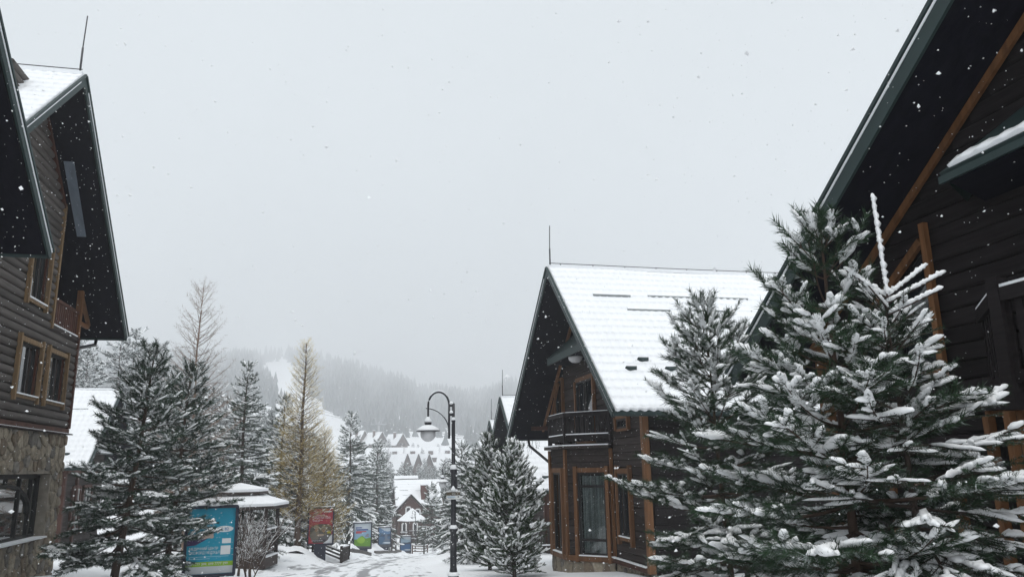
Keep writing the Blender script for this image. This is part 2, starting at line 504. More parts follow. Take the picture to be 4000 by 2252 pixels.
def window(parent, p0, u, n, u0, u1, z0, z1, trim=None, mull=(), trans=(), ext=.13, tw=.1, recess=.0, curtain=None, frame=FRAME, pane=GLASS, fw_=.06, sill_snow=True, proud=.06, lint=True, name='window'):
    u, n = Vector(u).normalized(), Vector(n).normalized(); Z = Vector((0, 0, 1)); p0 = Vector((p0[0], p0[1], 0))
    def P(a, z, d): return p0 + u * a + Z * z + n * d
    A = Acc(); ax = (u, Z, n); dd = -recess
    for a in (u0 + fw_ / 2, u1 - fw_ / 2): A.box(P(a, (z0 + z1) / 2, dd + .02), ax, (fw_, z1 - z0, .06))
    for z in (z0 + fw_ / 2, z1 - fw_ / 2): A.box(P((u0 + u1) / 2, z, dd + .02), ax, (u1 - u0 - 2 * fw_, fw_, .06))
    for m_ in mull: A.box(P(m_, (z0 + z1) / 2, dd + .019), ax, (fw_ * .9, z1 - z0 - 2 * fw_, .055))
    for t_ in trans: A.box(P((u0 + u1) / 2, t_, dd + .018), ax, (u1 - u0 - 2 * fw_, fw_ * .9, .052))
    w = A.build(name, frame, parent)
    us_ = sorted([u0 + fw_, *[m_ for m_ in mull], u1 - fw_]); zs_ = sorted([z0 + fw_, *trans, z1 - fw_])
    for a, b in zip(us_, us_[1:]):
        for c, d in zip(zs_, zs_[1:]):
            obox('pane', P((a + b) / 2, (c + d) / 2, dd + .006), ax, (b - a, d - c, .012), pane, w)
    if curtain:
        nn = 40; us2 = np.linspace(u0 + fw_ + .02, u1 - fw_ - .02, nn)
        if curtain == 'part': us2 = np.linspace(u0 + fw_ + .02, u0 + .45 * (u1 - u0), nn)
        V = []; 
        for q, a in enumerate(us2):
            off = dd - .07 + .025 * math.sin(q * 1.35) + .01 * math.sin(q * .47)
            V += [P(a, z0 + .05, off), P(a, z1 - .1, off)]
        pymesh('curtain', V, [(2 * q, 2 * q + 2, 2 * q + 3, 2 * q + 1) for q in range(nn - 1)], CURTAIN, w)
    if trim:
        for a in (u0 - tw / 2, u1 + tw / 2):
            obox('trim_post', P(a, (z0 + z1) / 2, proud / 2 + .02), ax, (tw, z1 - z0 + 2 * ext, proud + .04), trim, w)
        if lint:
            obox('lintel', P((u0 + u1) / 2, z1 + tw * .55, proud / 2 + .012), ax, (u1 - u0 - .006, tw * 1.25, proud), trim, w)
        obox('sill_board', P((u0 + u1) / 2, z0 - tw * .45, proud / 2 + .012), ax, (u1 - u0 - .006, tw * .9, proud), trim, w)
    if sill_snow:
        obox('sill_snow', P((u0 + u1) / 2, z0 + .012, .05 - recess * .5), ax, (u1 - u0 - .01, .03, .1 + recess), SNOW, w)
    return w


def snow_slope(parent, p0, a, La, s, Ls, nrm, row=.35, wave=.22, th=.065, step=.025, dens=5, name='roof_snow', seed=1, wamp=.014):
    a, s, nrm = np.array(a, float), np.array(s, float), np.array(nrm, float)
    rows = max(1, int(round(Ls / row)))
    nv = rows * dens + 1; nu = max(4, int(La / (wave / 5))) + 1 if wave else 24
    uu = np.linspace(0, La, nu); vq = np.array([0, .35, .7, .86, .93]) if dens == 5 else np.array([0, .5, .86]) ; vv = np.unique(np.clip(np.concatenate([(r_ + vq) * row for r_ in range(rows + 1)] + [[Ls]]), 0, Ls)); nv = len(vv)
    U, Vv = np.meshgrid(uu, vv, indexing='ij')
    ph = (Vv / row) % 1.0
    saw = np.where(ph < .86, ph / .86, (1 - ph) / .14)
    h = th + step * saw
    if wave:
        w = np.sin(U * 2 * math.pi / wave) 
        h = h + wamp * w * (.35 + .65 * saw)
        Vv2 = Vv + .03 * np.where((Vv > .01) & (Vv < Ls - .01), w, w * (Vv > 1)) 
    else: Vv2 = Vv
    rs = np.random.RandomState(seed)
    h = h + .012 * np.sin(U * 1.1 + rs.rand() * 6) * np.sin(Vv * 1.7 + rs.rand() * 6) + rs.normal(0, .0025, h.shape)
    P = np.array(p0)[None, None] + U[..., None] * a + Vv2[..., None] * s + h[..., None] * nrm
    nU, nV = P.shape[:2]
    V = P.reshape(-1, 3)
    i = np.arange(nU - 1)[:, None] * nV; j = np.arange(nV - 1)[None]
    F = np.stack([i + j, i + nV + j, i + nV + j + 1, i + j + 1], -1).reshape(-1, 4)
    # skirt
    idx = list(range(0, nV)) + [k * nV + nV - 1 for k in range(1, nU)] + [(nU - 1) * nV + k for k in range(nV - 2, -1, -1)] + [k * nV for k in range(nU - 2, 0, -1)]
    base = V[idx] - nrm * (h.reshape(-1)[idx][:, None] - .001)
    n0 = len(V); m = len(idx)
    SK = np.array([(idx[k], idx[(k + 1) % m], n0 + (k + 1) % m, n0 + k) for k in range(m)])
    me = smooth(npmesh(name, np.concatenate([V, base]), [F, SK]))
    return ob(name, me, SNOW, parent)


def slab(name, q, nrm, t0, t1, mat, parent):
    """plate over quad q between heights t0 and t1 along nrm"""
    nrm = Vector(nrm); q = [Vector(p) for p in q]
    V = [p + nrm * t0 for p in q] + [p + nrm * t1 for p in q]
    return pymesh(name, V, [(0, 3, 2, 1), (4, 5, 6, 7), (0, 1, 5, 4), (1, 2, 6, 5), (2, 3, 7, 6), (3, 0, 4, 7)], mat, parent)


def guard(parent, p0, a, s, nrm, u, v, L):
    c = Vector(p0) + Vector(a) * (u + L / 2) + Vector(s) * v + Vector(nrm) * .085
    g = obox('snow_guard', c, (a, s, nrm), (L, .03, .06), GUARD, parent)
    obox('guard_snow', c + Vector(nrm) * -.005 + Vector(s) * -.065, (a, s, nrm), (L * .97, .1, .065), SNOW, g)
    return g


GUARD = M('grey_green_guard', (.3, .32, .32), .5, .2)


def stop(parent, p0, a, s, nrm, u, v):
    """half-moon snow stop standing on the roof"""
    a, s, nrm = Vector(a), Vector(s), Vector(nrm)
    c = Vector(p0) + a * u + s * v + nrm * .07
    V, F = [], []
    n = 9
    for k in range(n + 1):
        t = math.pi * k / n
        V += [c + a * (.16 * math.cos(t)) + s * (.10 * math.sin(t)) + nrm * 0, c + a * (.14 * math.cos(t)) + s * (.09 * math.sin(t)) + nrm * .075]
    F = [(2 * k, 2 * k + 2, 2 * k + 3, 2 * k + 1) for k in range(n)] + [tuple(2 * k + 1 for k in range(n + 1))]
    return pymesh('snow_stop', V, F, GREEN, parent)


def gable_roof(t, sx, xf, depth, ya, za, yn, zn, yf, zf, wave=.22, guards=True, row=.35, barge=.21, dens=5, ext=0.0, extf=0.0):
    """ridge runs along x from the front plane xf; near eave (yn, zn), far eave (yf, zf)"""
    a = Vector((sx, 0, 0))
    rec = {}
    roof = None
    for side, ye, ze in (('near', yn, zn), ('far', yf, zf)):
        s = Vector((0, ye - ya, ze - za)); Ls = s.length; s.normalize()
        nrm = Vector((0, -s.z, s.y));
        if nrm.z < 0: nrm = -nrm
        p0 = Vector((xf, ya, za))
        q = [p0, p0 + a * depth, p0 + a * depth + s * Ls, p0 + s * Ls]
        o = -nrm
        if roof is None:
            roof = slab('roof', q, nrm, -.035, 0, GREEN, t); sheet = roof
        else:
            sheet = slab('roof', q, nrm, -.035, 0, GREEN, t)
        q2 = [p0 + a * .03, p0 + a * depth, p0 + a * depth + s * (Ls - .03), p0 + a * .03 + s * (Ls - .03)]
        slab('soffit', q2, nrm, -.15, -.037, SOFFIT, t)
        # barge board on the street face, a thin green flashing above
        c0, c1 = p0 - a * .022 - nrm * (barge / 2 - .03) , p0 - a * .022 - nrm * (barge / 2 - .03) + s * (Ls + .02)
        bb = bar('bargeboard', c0, c1, .04, barge, GREEN, t, nrm)
        bar('flashing', p0 - a * .05 + nrm * .035, p0 - a * .05 + nrm * .035 + s * (Ls + .03), .05, .05, GREEN, bb, nrm)
        bar('edge_snow', p0 - a * .048 - nrm * .018 + s * .4, p0 - a * .048 - nrm * .018 + s * Ls, .012, .03, SNOW, bb, nrm)
        snow_slope(sheet, p0 + a * .01, a, depth - .02, s, Ls + .03, nrm, row=row, wave=wave if side == 'near' else 0, seed=int(abs(ya) * 10), dens=dens if side == 'near' else 3)
        # gutter
        g0 = p0 + s * (Ls + .05) - nrm * .06
        tube_ob('gutter', [g0 - a * .02, g0 + a * depth], .06, GREEN, t, 8)
        rec[side] = (p0, a, s, nrm, Ls)
    if wave:
        p0 = Vector((xf, ya, za))
        sc = obox('ridge_snow', p0 + a * (depth / 2) + Vector((0, 0, .045)), (a, (0, 1, 0), (0, 0, 1)), (depth - .04, .22, .09), SNOW, roof)
    return rec


def rod(t, p, h, r=.018):
    tube_ob('lightning_rod', [Vector(p), Vector(p) + Vector((0, 0, h * .45))], r * 1.35, STEELD, t, 6)
    tube_ob('rod_tip', [Vector(p) + Vector((0, 0, h * .45)), Vector(p) + Vector((.02, 0, h))], r * .8, STEELD, t, 6)


STEELD = M('dark_rod', (.07, .07, .075), .5, .1)


def voronoi_stones(parent, p0, u, n, u0, u1, z0, z1, size, hole=None, seed=0, proud=(.02, .05), gap=.014, aspect=1.0):
    rs = np.random.RandomState(seed)
    u, n = Vector(u), Vector(n)
    cols = max(1, int((u1 - u0) / size)); rows = max(1, int((z1 - z0) / (size * aspect)))
    pts = []
    for r in range(-1, rows + 1):
        for c in range(-1, cols + 1):
            pts.append((u0 + (c + .5 + .5 * (r % 2) + rs.uniform(-.42, .42)) * (u1 - u0) / cols, z0 + (r + .5 + rs.uniform(-.42, .42)) * (z1 - z0) / rows))
    pts = np.array(pts)
    cnt = 0
    for k, p in enumerate(pts):
        poly = [(u0, z0), (u1, z0), (u1, z1), (u0, z1)]
        d2 = ((pts - p) ** 2).sum(1)
        for q in pts[np.argsort(d2)[1:16]]:
            m = (p + q) / 2; nn = q - p; L = math.hypot(*nn); nn = nn / L
            out = []
            for a, b in zip(poly, poly[1:] + poly[:1]):
                da = (a[0] - m[0]) * nn[0] + (a[1] - m[1]) * nn[1] + gap; db = (b[0] - m[0]) * nn[0] + (b[1] - m[1]) * nn[1] + gap
                if da <= 0: out.append(a)
                if da * db < 0: tt = da / (da - db); out.append((a[0] + (b[0] - a[0]) * tt, a[1] + (b[1] - a[1]) * tt))
            poly = out
            if len(poly) < 3: break
        if len(poly) < 3: continue
        cx = sum(a for a, b in poly) / len(poly); cz = sum(b for a, b in poly) / len(poly)
        if hole and hole[0] - .05 < cx < hole[1] + .05 and hole[2] - .05 < cz < hole[3] + .05: continue
        if hole:  # push vertices out of the opening
            np_ = []
            for a, b in poly:
                if hole[0] < a < hole[1] and hole[2] < b < hole[3]:
                    dd = [(a - hole[0], (hole[0], b)), (hole[1] - a, (hole[1], b)), (b - hole[2], (a, hole[2])), (hole[3] - b, (a, hole[3]))]
                    a, b = min(dd)[1]
                np_.append((a, b))
            poly = np_
        area = abs(sum(a[0] * b[1] - b[0] * a[1] for a, b in zip(poly, poly[1:] + poly[:1]))) / 2
        if area < .002: continue
        # round the corners once
        pl = []
        for a, b in zip(poly, poly[1:] + poly[:1]):
            pl += [(a[0] * .8 + b[0] * .2, a[1] * .8 + b[1] * .2), (a[0] * .2 + b[0] * .8, a[1] * .2 + b[1] * .8)]
        d = rs.uniform(*proud); m_ = len(pl)
        def P(a, b, e): return Vector((p0[0], p0[1], 0)) + u * a + Vector((0, 0, b)) + n * e
        V = [P(a, b, 0) for a, b in pl] + [P(cx + (a - cx) * .96, cz + (b - cz) * .96, d * .7) for a, b in pl] + [P(cx + (a - cx) * .75, cz + (b - cz) * .75, d + rs.uniform(-.006, .008)) for a, b in pl]
        Fq = [(q, (q + 1) % m_, m_ + (q + 1) % m_, m_ + q) for q in range(m_)] + [(m_ + q, m_ + (q + 1) % m_, 2 * m_ + (q + 1) % m_, 2 * m_ + q) for q in range(m_)] + [tuple(range(2 * m_, 3 * m_))]
        pymesh('stone', V, Fq, STONES[rs.choice(4, p=[.4, .25, .2, .15])], parent)
        cnt += 1
    return cnt


def body(t, sx, xw, depth, ya, za, yn, zn, yf, zf, yc0, yc1, zb, mat, drop=.17):
    """closed house body under the roof: front wall plane xw, corners yc0 (near) and yc1 (far)"""
    def zr(y):
        return (za + (zn - za) * (y - ya) / (yn - ya) if y < ya else za + (zf - za) * (y - ya) / (yf - ya)) - drop
    x1 = xw + sx * depth
    pr = [(yc0, zb), (yc1, zb), (yc1, zr(yc1)), (ya, zr(ya)), (yc0, zr(yc0))]
    V = [(xw, y, z) for y, z in pr] + [(x1, y, z) for y, z in pr]
    n = 5
    F = [tuple(range(n)), tuple(range(n, 2 * n))[::-1]] + [(k, n + k, n + (k + 1) % n, (k + 1) % n) for k in range(n)]
    return pymesh('wall', V, F, mat, t), zr
# ================================================================== chalet B: gabled chalet with corner bay, right of the lamp
def span_fn(y0, yc0, yc1, zr, ya):
    def f(z):
        a, b = yc0, yc1
        if z > zr(yc0):
            a = yc0 + (ya - yc0) * min(1, (z - zr(yc0)) / (zr(ya) - zr(yc0)))
        if z > zr(yc1):
            b = yc1 - (yc1 - ya) * min(1, (z - zr(yc1)) / (zr(ya) - zr(yc1)))
        return (a - y0, b - y0)
    return f


B = thing('gabled_chalet', 'dark brown chalet with snowy roof, balcony and orange trimmed bay behind the pines', 'chalet', (7.5, 22, gz(8, 22)))
bx, bya, bza, byn, bzn, byf, bzf = 6.2, 21.95, 7.52, 16.7, 2.85, 27.85, 2.68
rec = gable_roof(B, 1, bx, 9.6, bya, bza, byn, bzn, byf, bzf)
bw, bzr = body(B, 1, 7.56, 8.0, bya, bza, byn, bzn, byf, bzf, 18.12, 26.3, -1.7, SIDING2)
XW = 7.5
sp = span_fn(18.06, 18.06, 26.3, bzr, bya)
Y, NX = (0, 1, 0), (-1, 0, 0)
op = [(20.5 - 18.06, 24.3 - 18.06, -2, 2.1), (1.18, 2.02, -.2, 1.42), (3.75, 5.42, 2.3, 4.2), (6.95, 7.75, 3.0, 4.45), (1.05, 1.95, 2.55, 2.86)]
plank_wall(bw, (7.56, 18.06, -.78), Y, NX, -.78, 7.2, .195, .06, SIDING, PLANKP, sp, op, seed=3)
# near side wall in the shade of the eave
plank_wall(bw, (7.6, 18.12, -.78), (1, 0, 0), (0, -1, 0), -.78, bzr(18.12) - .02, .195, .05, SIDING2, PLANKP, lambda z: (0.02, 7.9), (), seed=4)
rp0, ra, rs_, rn, rL = rec['near']
for (u, v, L) in ((.95, 1.75, 1.15), (2.65, 1.72, 1.35), (4.6, 1.7, 1.3), (1.75, 2.55, 1.3), (3.75, 2.5, 1.25), (6.0, 2.5, 1.3)):
    guard(B, rp0, ra, rs_, rn, u, v, L)
for (u, v) in ((1.35, 5.05), (.9, 5.45), (2.3, 5.05), (1.95, 5.45), (3.3, 5.05)):
    stop(B, rp0, ra, rs_, rn, u, v)
rod(B, (6.28, bya, bza + .02), 1.35)
tube_ob('ridge_cable', [(6.25, bya, bza + .17), (10, bya, bza + .155), (15.7, bya, bza + .17)], .012, STEELD, B, 5)
for k in range(9):
    box('cable_bracket', (6.6 + k * 1.05, bya - .012, bza + .06), (6.62 + k * 1.05, bya + .012, bza + .17), STEELD, B)
# orange posts and beams
bar('corner_post', (7.47, 18.09, -.9), (7.47, 18.09, bzr(18.09)), .16, .16, ORANGE, B, (1, 0, 0))
bar('soffit_beam', (7.36, 22.3, bzr(22.3) - .09), (7.36, 27.3, bzr(27.3) - .09), .07, .1, ORANGE, B)
bar('soffit_beam', (7.36, 21.6, bzr(21.6) - .09), (7.36, 17.6, bzr(17.6) - .09), .07, .1, ORANGE, B)
bar('brace', (7.38, 25.2, 4.35), (7.38, 26.5, 3.0), .07, .08, ORANGE, B)
bar('bracket', (6.9, 27.2, 2.95), (7.5, 27.0, 2.95), .14, .14, BROWN, B)
bar('bottom_board', (7.44, 18.15, -.84), (7.44, 20.6, -.84), .1, .13, BROWN, B)
bar('board_snow', (7.40, 18.2, -.765), (7.40, 20.55, -.765), .09, .03, SNOW, B)
window(B, (7.5, 18.06), Y, NX, 1.18, 2.02, -.2, 1.42, ORANGE, mull=(1.62,), ext=.2, tw=.1)
window(B, (7.5, 18.06), Y, NX, 3.75, 5.42, 2.35, 4.2, ORANGE, mull=(4.5, 4.66), ext=.02, tw=.1, sill_snow=False)
window(B, (7.5, 18.06), Y, NX, 6.95, 7.75, 3.0, 4.45, ORANGE, ext=.05, tw=.08, sill_snow=False)
window(B, (7.5, 18.06), Y, NX, 1.08, 1.92, 2.57, 2.84, ORANGE, ext=.04, tw=.07, sill_snow=False)
# downpipes
tube_ob('downpipe', [(6.95, 27.86, 2.6), (6.95, 27.7, 2.35), (7.35, 26.5, 1.75), (7.42, 26.42, 1.5), (7.42, 26.42, -1.4)], .05, BLACK, B, 8)
# hood over the upper windows, with its lamp
hv = [(7.5, 20.6, 5.72), (7.5, 23.4, 5.72), (6.72, 24.0, 4.98), (6.72, 20.0, 4.98)]
h_ = slab('hood', hv, Vector((-.69, 0, .73)), 0, .06, GREEN, B)
slab('hood_end', [(7.5, 23.4, 5.72), (7.5, 24.35, 4.98), (6.72, 24.0, 4.98), (6.95, 23.85, 5.2)], Vector((0, .6, .8)), 0, .04, GREEN, h_)
bar('hood_fascia', (6.7, 19.98, 4.9), (6.7, 24.02, 4.9), .05, .2, GREEN, h_)
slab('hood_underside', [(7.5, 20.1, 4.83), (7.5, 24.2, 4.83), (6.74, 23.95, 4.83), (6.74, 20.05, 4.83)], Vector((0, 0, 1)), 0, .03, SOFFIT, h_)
lathe('porch_lamp', [(.02, -.17), (.12, -.15), (.2, -.08), (.22, 0), (.22, .02)], (7.0, 22.0, 4.8), GLOBE, B, 16)

# bay with balcony
bay_pts = [Vector((7.5, 20.59, 0)), Vector((6.48, 21.61, 0)), Vector((6.48, 23.22, 0)), Vector((7.5, 24.24, 0))]
bv = [(p.x, p.y, -.9) for p in bay_pts] + [(p.x, p.y, 2.1) for p in bay_pts]
inset = [(7.55, 20.75), (6.62, 21.67), (6.62, 23.16), (7.55, 24.1)]
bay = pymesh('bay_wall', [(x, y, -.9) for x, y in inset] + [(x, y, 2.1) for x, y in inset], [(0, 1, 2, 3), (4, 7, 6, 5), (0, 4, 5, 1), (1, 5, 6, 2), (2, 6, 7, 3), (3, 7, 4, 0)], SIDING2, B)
faces = []
for a, b in zip(bay_pts, bay_pts[1:]):
    d = (b - a); L = d.length; d.normalize(); n = Vector((-d.y, d.x, 0)); faces.append((a, d, n, L))
wins = [(.2, 1.08, -.78, 1.45), (.32, 1.3, -.78, 1.45), (.2, 1.08, -.78, 1.45)]
for k, (a, d, n, L) in enumerate(faces):
    w = wins[k]
    plank_wall(bay, (a.x - n.x * .06, a.y - n.y * .06, -.78), d, n, -.78, 2.1, .195, .06, SIDING, PLANKP, lambda z, L=L: (.02, L - .02), [w], seed=20 + k)
    window(B, (a.x, a.y), d, n, *w, trim=ORANGE, ext=.16 if k == 0 else .12, tw=.1, trans=(1.06, -.365) if k == 0 else (), mull=() if k == 0 else (w[0] + .42,), curtain='full' if k == 0 else 'part', pane=GLASSC, recess=.03, fw_=.075)
    bar('bottom_board', a + Vector((0, 0, -.85)) + n * .03, a + d * L + Vector((0, 0, -.85)) + n * .03, .1, .14, ORANGE, B)
    bar('ledge', a + Vector((0, 0, 2.14)) + n * .05, a + d * L + Vector((0, 0, 2.14)) + n * .05, .3, .08, DARKW, B)
    bar('ledge_snow', a + Vector((0, 0, 2.195)) + n * .1, a + d * L + Vector((0, 0, 2.195)) + n * .1, .2, .035, SNOW, B)
for p in bay_pts[:3]:
    n = Vector((-1, -.4, 0)).normalized() if p is not bay_pts[0] else Vector((-1, 0, 0))
    bar('bay_post', p + n * .03 + Vector((0, 0, -.8)), p + n * .03 + Vector((0, 0, 2.08)), .08, .08, ORANGE, B, n)
base = pymesh('stone_base', [(p.x * 1.0 - .02, p.y, -1.75) for p in bay_pts] + [(p.x - .02, p.y, -.92) for p in bay_pts], [(0, 4, 5, 1), (1, 5, 6, 2), (2, 6, 7, 3)], MORTAR, B)
for k, (a, d, n, L) in enumerate(faces[:2]):
    voronoi_stones(base, (a.x - .02, a.y), d, n, 0.0, L, -1.7, -.93, .26, seed=40 + k, proud=(.015, .04))
fb = box('stone_base', (7.52, 18.1, -1.75), (7.6, 20.6, -.92), MORTAR, B)
voronoi_stones(fb, (7.52, 18.1), Y, NX, 0, 2.5, -1.7, -.93, .28, seed=44, proud=(.015, .04))
bal = pymesh('balcony', [(p.x - .02, p.y, 2.2) for p in bay_pts] + [(p.x - .02, p.y, 2.24) for p in bay_pts], [(0, 1, 2, 3), (4, 7, 6, 5), (0, 4, 5, 1), (1, 5, 6, 2), (2, 6, 7, 3)], SIDING2, B)
for k, (a, d, n, L) in enumerate(faces):
    z = lambda q: Vector((0, 0, q))
    bar('top_rail', a + z(3.06), a + d * L + z(3.06), .1, .12, SIDING2, bal)
    bar('bottom_rail', a + z(2.42), a + d * L + z(2.42), .06, .14, SIDING2, bal)
    bar('rail_snow', a + d * .05 + z(2.505) + n * .02, a + d * (L - .05) + z(2.505) + n * .02, .07, .03, SNOW, bal)
    bar('rail_snow', a + d * .05 + z(3.13), a + d * (L - .05) + z(3.13), .07, .02, SNOW, bal)
    nb = int(L / (.15 if k == 0 else .14))
    for q in range(nb):
        c = a + d * ((q + .5) * L / nb)
        bar('baluster', c + z(2.3), c + z(3.0), .12 if k == 0 else .09, .025, SIDING2, bal, n)
    bar('rail_post', a + z(2.2), a + z(3.1), .1, .1, SIDING2, bal, n)
for k in range(4):
    box('rail_post', (7.42, 20.45 - k * .0, 2.2), (7.5, 20.55, 3.2), SIDING2, bal) if k == 0 else None


def text(name, s, size, mw, mat, parent, align='LEFT', sx=1.0):
    cu = bpy.data.curves.new(name, 'FONT')
    cu.body = s; cu.size = size; cu.extrude = .0015; cu.align_x = align; cu.resolution_u = 2
    o = bpy.data.objects.new(name, cu); C.objects.link(o)
    me = bpy.data.meshes.new_from_object(o.evaluated_get(bpy.context.evaluated_depsgraph_get()))
    bpy.data.objects.remove(o)
    return ob(name, me, mat, parent, mw @ Matrix.Diagonal((sx, 1, 1, 1)))


def face_m(origin, u, n):
    """text frame: x along u, y up, z along n"""
    u, n = Vector(u).normalized(), Vector(n).normalized()
    m = Matrix((u, n.cross(u), n)).transposed().to_4x4(); m.translation = Vector(origin)
    return m


text('house_number', '31', .24, face_m((7.425, 18.95, .62), (0, -1, 0), (-1, 0, 0)), BLACK, B)


def icicle_lights(label, p0, p1, n, seed, lmin=.12, lmax=.5):
    """string of hanging light wires below an eave"""
    rnd = random.Random(seed); A = Acc(); p0, p1 = Vector(p0), Vector(p1)
    A.tube([p0, p1], .006, 4)
    for k in range(n):
        c = p0.lerp(p1, (k + rnd.uniform(.1, .9)) / n); P = [np.array(c)]
        L = rnd.uniform(lmin, lmax); m = max(2, int(L / .07))
        for q in range(m):
            P.append(P[-1] + np.array([rnd.uniform(-.03, .03), rnd.uniform(-.015, .015), -L / m]))
            if rnd.random() < .5:
                e = P[-1] + np.array([rnd.choice((-1, 1)) * .04, 0, -.04]); A.tube([P[-1], e], .006, 4)
        A.tube(P, .006, 4)
    o = A.build('icicle_lights', WIREG); return tag(o, label, 'string lights')


WIREG = M('grey_wire', (.28, .29, .30), .6, .1)
icicle_lights('grey icicle light strings hanging from the far eave of the balcony chalet', (6.4, 27.88, 2.55), (7.35, 27.88, 2.55), 15, 5)
icicle_lights('icicle light strings hanging from the eave of the near dark chalet behind pine', (6.4, 11.36, 2.92), (8.6, 11.36, 2.92), 14, 6)

# ================================================================== chalet A: the near dark chalet at the right edge
A_ = thing('near_chalet', 'dark timber chalet with steep green edged roof filling the picture right edge', 'chalet', (7.25, 4, gz(7, 4)))
axf, axw = 6.2, 7.25
rec = gable_roof(A_, 1, axf, 8.0, 3.0, 8.58, -5.6, 2.85, 11.3, 3.04, wave=.3, dens=4, barge=.26)
aw, azr = body(A_, 1, axw + .06, 6.5, 3.0, 8.58, -5.6, 2.85, 11.3, 3.04, -4.3, 10.3, -1.4, SIDING2)
sp = span_fn(4.6, 4.6, 10.3, azr, 3.0)
def spA(z):
    b = 10.3 if z < azr(10.3) else 10.3 - (10.3 - 3.0) * min(1, (z - azr(10.3)) / (azr(3.0) - azr(10.3)))
    return (0, b - 4.6)
opA = [(7.98 - 4.6, 9.2 - 4.6, 2.72, 3.9), (8.0 - 4.6, 9.0 - 4.6, -.1, 1.3), (6.95 - 4.6, 7.3 - 4.6, .4, 2.1)]
plank_wall(aw, (axw + .06, 4.6, -.6), Y, NX, -.6, 7.2, .21, .06, SIDING2, PLANKP, spA, opA, seed=8)
bar('corner_post', (7.22, 10.28, -.6), (7.22, 10.28, azr(10.28)), .18, .18, ORANGE, A_, (1, 0, 0))
bar('soffit_beam', (7.2, 4.4, azr(4.4) - .06), (7.2, 10.9, azr(10.9) - .06), .05, .11, ORANGE, A_)
bar('gable_post', (7.17, 7.9, 2.55), (7.17, 7.9, 4.55), .07, .09, ORANGE, A_, (0, 1, 0))
bar('gable_brace', (7.18, 7.98, 4.34), (7.18, 9.75, 3.18), .06, .1, ORANGE, A_)
bar('window_sill_board', (7.18, 7.95, 2.68), (7.18, 9.3, 2.68), .06, .11, ORANGE, A_)
# gable window: sloped head
gwv = [(7.24, 7.98, 2.76), (7.24, 9.3, 2.76), (7.24, 9.3, 3.4), (7.24, 7.98, 4.26)]
gw = pymesh('gable_window', gwv, [(0, 1, 2, 3)], GLASS, A_)
bar('mullion', (7.21, 8.6, 2.76), (7.21, 8.6, 3.85), .06, .05, FRAME, gw, (1, 0, 0))
window(A_, (7.25, 4.6), Y, NX, 3.4, 4.4, -.1, 1.3, ORANGE, ext=.12, tw=.09, mull=(3.9,))
window(A_, (7.25, 4.6), Y, NX, 2.35, 2.68, .4, 2.1, ORANGE, ext=.14, tw=.08, sill_snow=False)
# hood with snow on its wavy lower edge
slab('hood', [(7.25, 1.0, 5.35), (7.25, 6.2, 5.35), (6.35, 6.62, 4.62), (6.35, 1.0, 4.62)], Vector((-.62, 0, .78)), 0, .06, GREEN, A_)
slab('hood_end', [(7.25, 6.2, 5.35), (7.25, 7.25, 4.62), (6.35, 6.62, 4.62), (6.6, 6.5, 4.82)], Vector((0, .6, .8)), 0, .04, GREEN, A_)
bar('hood_fascia', (6.33, 1.0, 4.585), (6.33, 6.64, 4.585), .04, .08, GREEN, A_)
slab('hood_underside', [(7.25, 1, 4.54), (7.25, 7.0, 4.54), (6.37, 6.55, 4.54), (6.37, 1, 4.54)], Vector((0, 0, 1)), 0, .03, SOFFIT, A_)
hs = np.array([(-.9, 0, -.73)]) / math.hypot(.9, .73)
snow_slope(A_, np.array((6.5, 1.0, 4.80)), (0, 1, 0), 5.5, hs[0], .2, (-.63, 0, .777), row=.5, wave=.24, th=.065, step=.0, dens=6, name='hood_snow', wamp=.02)
# balcony corner beyond the pine
ba = Vector((7.25, 7.3, 0)); bb_ = Vector((6.5, 6.3, 0)); bc_ = Vector((6.5, 3.6, 0)); zv = lambda q: Vector((0, 0, q))
abal = bar('balcony', ba + zv(2.2), bc_ + zv(2.2), .3, .08, SIDING2, A_)
for a, b in ((ba, bb_), (bb_, bc_)):
    d = (b - a); L = d.length; d.normalize(); n = Vector((-d.y, d.x, 0))
    bar('top_rail', a + zv(3.24), b + zv(3.24), .12, .14, SIDING2, abal); bar('rail_snow', a + zv(3.325), b + zv(3.325), .1, .035, SNOW, abal)
    bar('bottom_rail', a + zv(2.42), b + zv(2.42), .06, .12, SIDING2, abal)
    for q in range(int(L / .15)):
        c = a + d * ((q + .5) * .15); bar('baluster', c + zv(2.3), c + zv(3.2), .09, .025, SIDING2, abal, n)
bar('rail_post', bb_ + zv(2.1), bb_ + zv(3.42), .14, .14, SIDING2, abal, (1, 0, 0))
bar('bay_post', bb_ + zv(-.6) + Vector((.1, .2, 0)), bb_ + zv(2.1) + Vector((.1, .2, 0)), .08, .08, ORANGE, A_, (1, 0, 0))
bar('bay_post', (7.1, 7.28, -.6), (7.1, 7.28, 2.1), .08, .08, ORANGE, A_, (1, 0, 0))

